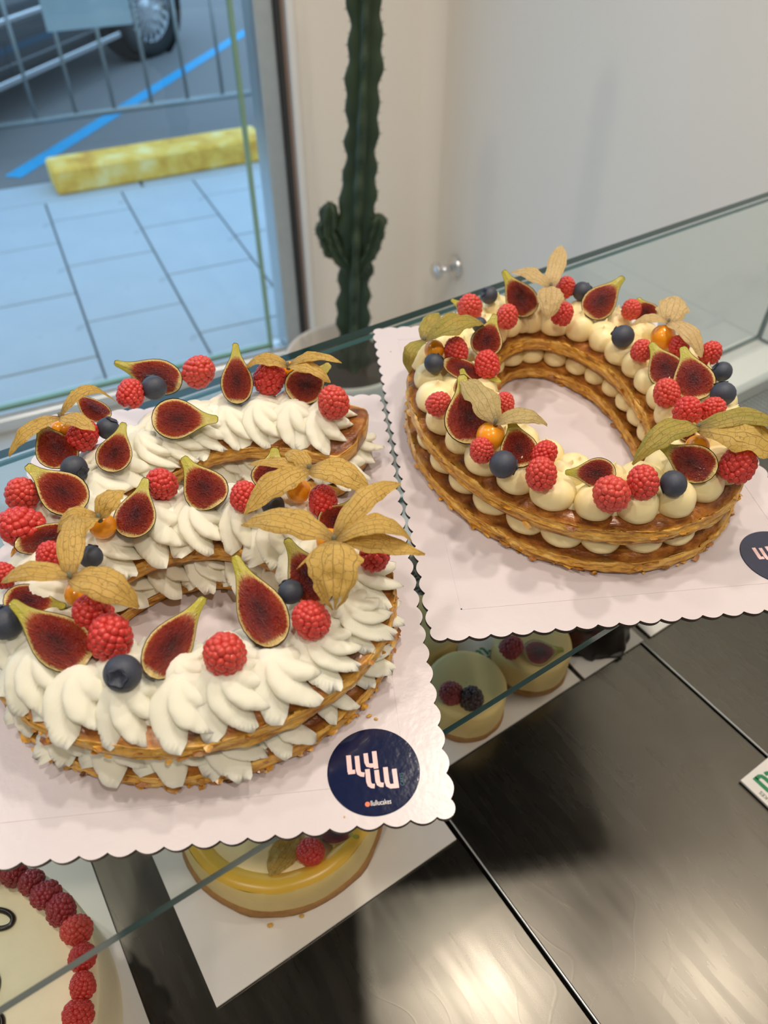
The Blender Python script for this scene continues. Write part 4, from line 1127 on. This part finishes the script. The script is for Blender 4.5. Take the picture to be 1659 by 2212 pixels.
physalis((916, 734), (938, 756), [((1046, 702), 70, 1.2, -.6), ((944, 676), 44, .6, -.2), ((884, 806), 36, 1.4, -2.2)], 'physalis with broad green husk at the left rim ' + W, '0', 1.0, 'husk', zs=.026)
physalis((1071, 912), (1060, 942), [((998, 820), 74, .9, .4), ((1182, 920), 54, 1.0, -.6)], 'physalis with shiny yellow berry and pale green husk ' + W, '0', .45, 'husk_pale', zs=.024, d=.0205, zb=.011)
physalis((1444, 696), (1432, 728), [((1460, 640), 66, .5, .6), ((1362, 704), 32, .7, -.4), ((1516, 772), 50, 1.0, -.8)], 'physalis with glossy orange berry and beige husk at right ' + W, '0', 0, 'husk_pale', zs=.022, d=.0205, zb=.010)
physalis((1508, 922), (1506, 965), [((1366, 1004), 62, 1.6, -1.4, 1.0), ((1700, 1000), 120, 1.4, -1.4, .25), ((1705, 945), 60, 1.6, -.8, .9)], 'physalis with large green and amber husk at the right edge ' + W, '0', .6, 'husk', zs=.026)

# crumbs on the boards
cm = MB().add([Vector(v) * .5 for v in ico(1)[0]], ico(1)[1]).mesh('crumb', M['crumb'], False)
for (u, v, s, l) in ((797, 1548, .004, 'pastry crumb nearest the whipped cream cake on the left board'), (812, 1554, .003, 'pastry crumb nearer the sticker on the left board'), (844, 760, .002, 'tiny crumb at the back of the right board'),
                     (744, 1765, .0015, 'tiny crumb below the sticker on the left board')):
    o = link('pastry_crumb', cm); p = un(u, v, BT); o.location = p + UP * s * .22; o.scale = (s, s * .6, s * .45); o.rotation_euler = (0, 0, rng.uniform(0, 3)); tag(o, l, 'crumb', 'crumbs on the boards')

# ================================================================ LOWER DECK
ZT_ = ZD + .0008
def card(name, u0, u1, v0, v1, label, z=0.0):
    o = MB().box(u0, u1, v0, v1, 0, .0022, M=basis(Vector((0, 0, 0)), CU, CV, UP)).obj(name, M['card'], None, False)
    o.location = (0, 0, ZT_ + z); tag(o, label, 'cake card', 'white cards under the cakes'); return o
card('cake_card', -.028, .210, .197, .415, 'white card under the large cheesecake')
card('cake_card', -.46, -.076, -.06, .415, 'white card under the ivory raspberry cake')
card('cake_card', .222, .425, .258, .415, 'white card under the mini cheesecakes')
card('cake_card', .431, .5225, .257, .415, 'white card under the dark chocolate cake')
card('cake_card', .5335, .66, .256, .415, 'white card at the right partly under the cake board')
ZK = ZT_ + .0022
def disc_fn(seed, amp): return lambda a, z: 1 + amp * nz(3 * math.cos(a), 3 * math.sin(a), z * 60 + seed)
def cheesecake(c, r, h, label, curd=False, seed=1):
    t = empty('cheesecake' if curd else 'mini_cheesecake', Vector((c[0], c[1], ZK)), label, 'cheesecake')
    MB().lathe([(r * .99, .0002), (r * 1.015, .002), (r * 1.01, .008), (r * .98, .010)], 64, fn=disc_fn(seed, .03)).obj('biscuit_base', M['biscuit'], t)
    if curd:
        MB().lathe([(r * .985, .009), (r * .99, h * .6), (r * .975, h * .9), (r * .95, h)], 64, fn=disc_fn(seed + 3, .012), cap=False).obj('filling', M['cheese'], t)
        MB().lathe([(r * .955, h * .985), (r * .92, h * 1.06), (r * .86, h * 1.08), (r * .80, h * 1.02), (r * .77, h * .93)], 64, fn=disc_fn(seed + 5, .012), cap=False).obj('curd_rim', M['curd'], t)
        MB().lathe([(r * .80, h * .90), (r * .77, h * .95), (r * .4, h * .93), (.0005, h * .93)], 64, cap=False).obj('cream_top', M['cheesetop'], t)
    else:
        MB().lathe([(r * .985, .009), (r, h * .5), (r * .99, h * .88), (r * .95, h * .97), (r * .85, h), (r * .4, h * 1.0), (.0005, h * .99)], 56, fn=disc_fn(seed + 3, .012), cap=False).obj('filling', M['cheese'], t)
    return t
cheesecake((-.095, .308), .094, .042, 'large round cheesecake with yellow curd rim under the left board', True, 2)
cheesecake((.083, .417), .0415, .046, 'mini cheesecake nearest the front with a blackberry', False, 5)
cheesecake((.158, .470), .0415, .046, 'mini cheesecake behind, with a fig slice on top', False, 6)
cheesecake((.040, .492), .0415, .046, 'mini cheesecake mostly hidden beneath the gap between the boards', False, 7)
zc = ZK + .046
DK = 'fruit on the cakes inside the case'
raspberry(974, 1497, 54, 'dulled raspberry on the front mini cheesecake seen through glass', z=zc + .008, me=RBD[0], group=DK)
o = raspberry(1019, 1508, 54, 'blackberry on the front mini cheesecake seen through glass', z=zc + .008, me=RBD[1], group=DK); o.name = 'blackberry'; o['category'] = 'blackberry'
raspberry(1105, 1398, 50, 'dulled raspberry on the rear mini cheesecake seen through glass', z=zc + .008, me=RBD[0], group=DK)
fig((1132, 1412), (1216, 1400), 66, 'fig slice on the rear mini cheesecake seen through glass', z=zc + .004, k=.2, var=1, thick=.4)
raspberry(672, 1840, 60, 'bright raspberry on the large cheesecake', z=ZK + .042 + .009, group=DK)
fig((690, 1800), (775, 1806), 44, 'fig slice on the large cheesecake at the board edge', z=ZK + .046, k=.2, var=1, thick=.4)
S = un(640, 1790, ZK + .046)
hl = empty('husk_piece', S, 'loose papery husk leaf lying on the large cheesecake', 'husk leaf')
T = un(583, 1892, ZK + .044)
link('husk_leaf', leaf_mesh(Vector((0, 0, 0)), T - S, .026, .003, None, .2, M['husk'], 5), hl)
# crumbs beside the large cheesecake
for (u, v, s, l) in ((584, 2000, .006, 'brown crumb in front of the large cheesecake'), (652, 1980, .005, 'pale crumb beside the large cheesecake')):
    o = link('biscuit_crumb', cm); o.location = un(u, v, ZK) + UP * s * .25; o.scale = (s, s * .7, s * .5); tag(o, l, 'crumb', 'crumbs on the cards')
# chocolate cake
ch = empty('chocolate_cake', Vector((.235, .524, ZK)), 'small dark chocolate glazed cake with drips under the right board', 'chocolate cake')
def chf(a, z): return 1 + (.10 * max(0, math.sin(7 * a + 1)) ** 3 if z < .012 else 0) + .015 * math.sin(3 * a)
MB().lathe([(.046, .0003), (.0465, .003), (.043, .010), (.041, .03), (.040, .042), (.037, .047), (.02, .049), (.0005, .0495)], 60, fn=chf, cap=False).obj('glaze', M['choc'], ch)
MB().lathe([(.048, .0001), (.049, .0012), (.046, .002)], 60, fn=lambda a, z: 1 + .05 * math.sin(5 * a + .5) + .03 * math.sin(11 * a)).obj('glaze_pool', M['choc'], ch)
# ivory cake with raspberries
RC = Vector((-.327, .113, ZK)); rc = empty('round_raspberry_cake', RC, 'large ivory iced cake rimmed with raspberries at bottom left', 'cake'); RR = .126
MB().lathe([(RR * 1.0, .0003), (RR * 1.0, .05), (RR * .995, .064), (RR * .985, .068), (RR * .9, .0685), (RR * .5, .069), (.0005, .069)], 96, fn=disc_fn(4, .006), cap=False).obj('icing', M['icing'], rc)
ztop = .069
def icing_line(pts, name='piped_lettering'):
    P = [un(u, v, ZK + ztop) - RC for u, v in pts]; Q, _ = catmull([(p.x, p.y) for p in P], 40)
    MB().tube([(q.x, q.y, ztop + .001) for q in Q], .0021, 8).obj(name, M['choc'], rc)
icing_line([(-30, 1968), (-5, 1966), (18, 1972), (29, 1985), (22, 2000), (0, 2007), (-28, 2004)])
icing_line([(-12, 2098), (-4, 2120), (-8, 2145), (-20, 2165)]); icing_line([(-25, 2190), (0, 2195), (6, 2212), (0, 2240)])
names = ['ninth', 'eighth', 'seventh', 'sixth', 'fifth', 'fourth', 'third', 'second', 'first']
for (u, v, d), nm in zip(((-14, 1872, 60), (30, 1886, 58), (68, 1906, 58), (99, 1934, 62), (131, 1964, 64), (164, 2009, 64), (177, 2068, 60), (178, 2129, 56), (168, 2192, 64)), names):
    raspberry(u, v, d, nm + ' raspberry from the front in the rim of the ivory cake', z=ZK + ztop + .008, me=RBD[0] if nm in ('ninth', 'eighth', 'seventh', 'sixth', 'fifth') else None, group='raspberries around the ivory cake')
sm = [un(u, v, ZK) for u, v in ((232, 2050), (243, 2085), (252, 2120), (258, 2160), (259, 2195))]
o = MB().tube([p - sm[0] + UP * .0006 for p in sm], [.0005, .0012, .0016, .0014, .0005], 6).obj('caramel_smear', M['curd'], None); o.location = sm[0]
tag(o, 'thin golden smear on the card beside the ivory cake', 'smear')
# price cards
def price_card(c, size, label, turn=33.5):
    t = empty('price_card', c, label, 'price card', 'small price cards'); t.rotation_euler = (0, 0, R(turn)); w, h = size
    MB().box(0, w, -h, 0, 0, .003, bev=.0004).obj('panel', M['card'], t, False)
    lg = logo(0); xs = [v.x for v in lg.v]; ys = [v.y for v in lg.v]; cx, cy = (min(xs) + max(xs)) / 2, (min(ys) + max(ys)) / 2; k = .55 * w / (max(xs) - min(xs))
    for v in lg.v: v.x, v.y, v.z = -(v.x - cx) * k + w * .40, -(v.y - cy) * k * .9 - h * .42, .0031
    lg.obj('logo', M['greenink'], t, False)
    me = text_mesh('CAKES', h * .10); me.materials.append(M['darkink']); o = link('small_text', me, t); o.location = (w * .085, -h * .62, .0032); o.rotation_euler = (0, 0, R(90))
price_card(cpos(.474, .0895, ZT_), (.085, .055), 'white price card with green lettering on the right steel tray')
price_card(cpos(.335, .355, ZK), (.06, .04), 'white price card with green lettering behind the mini cheesecakes', 33.5)
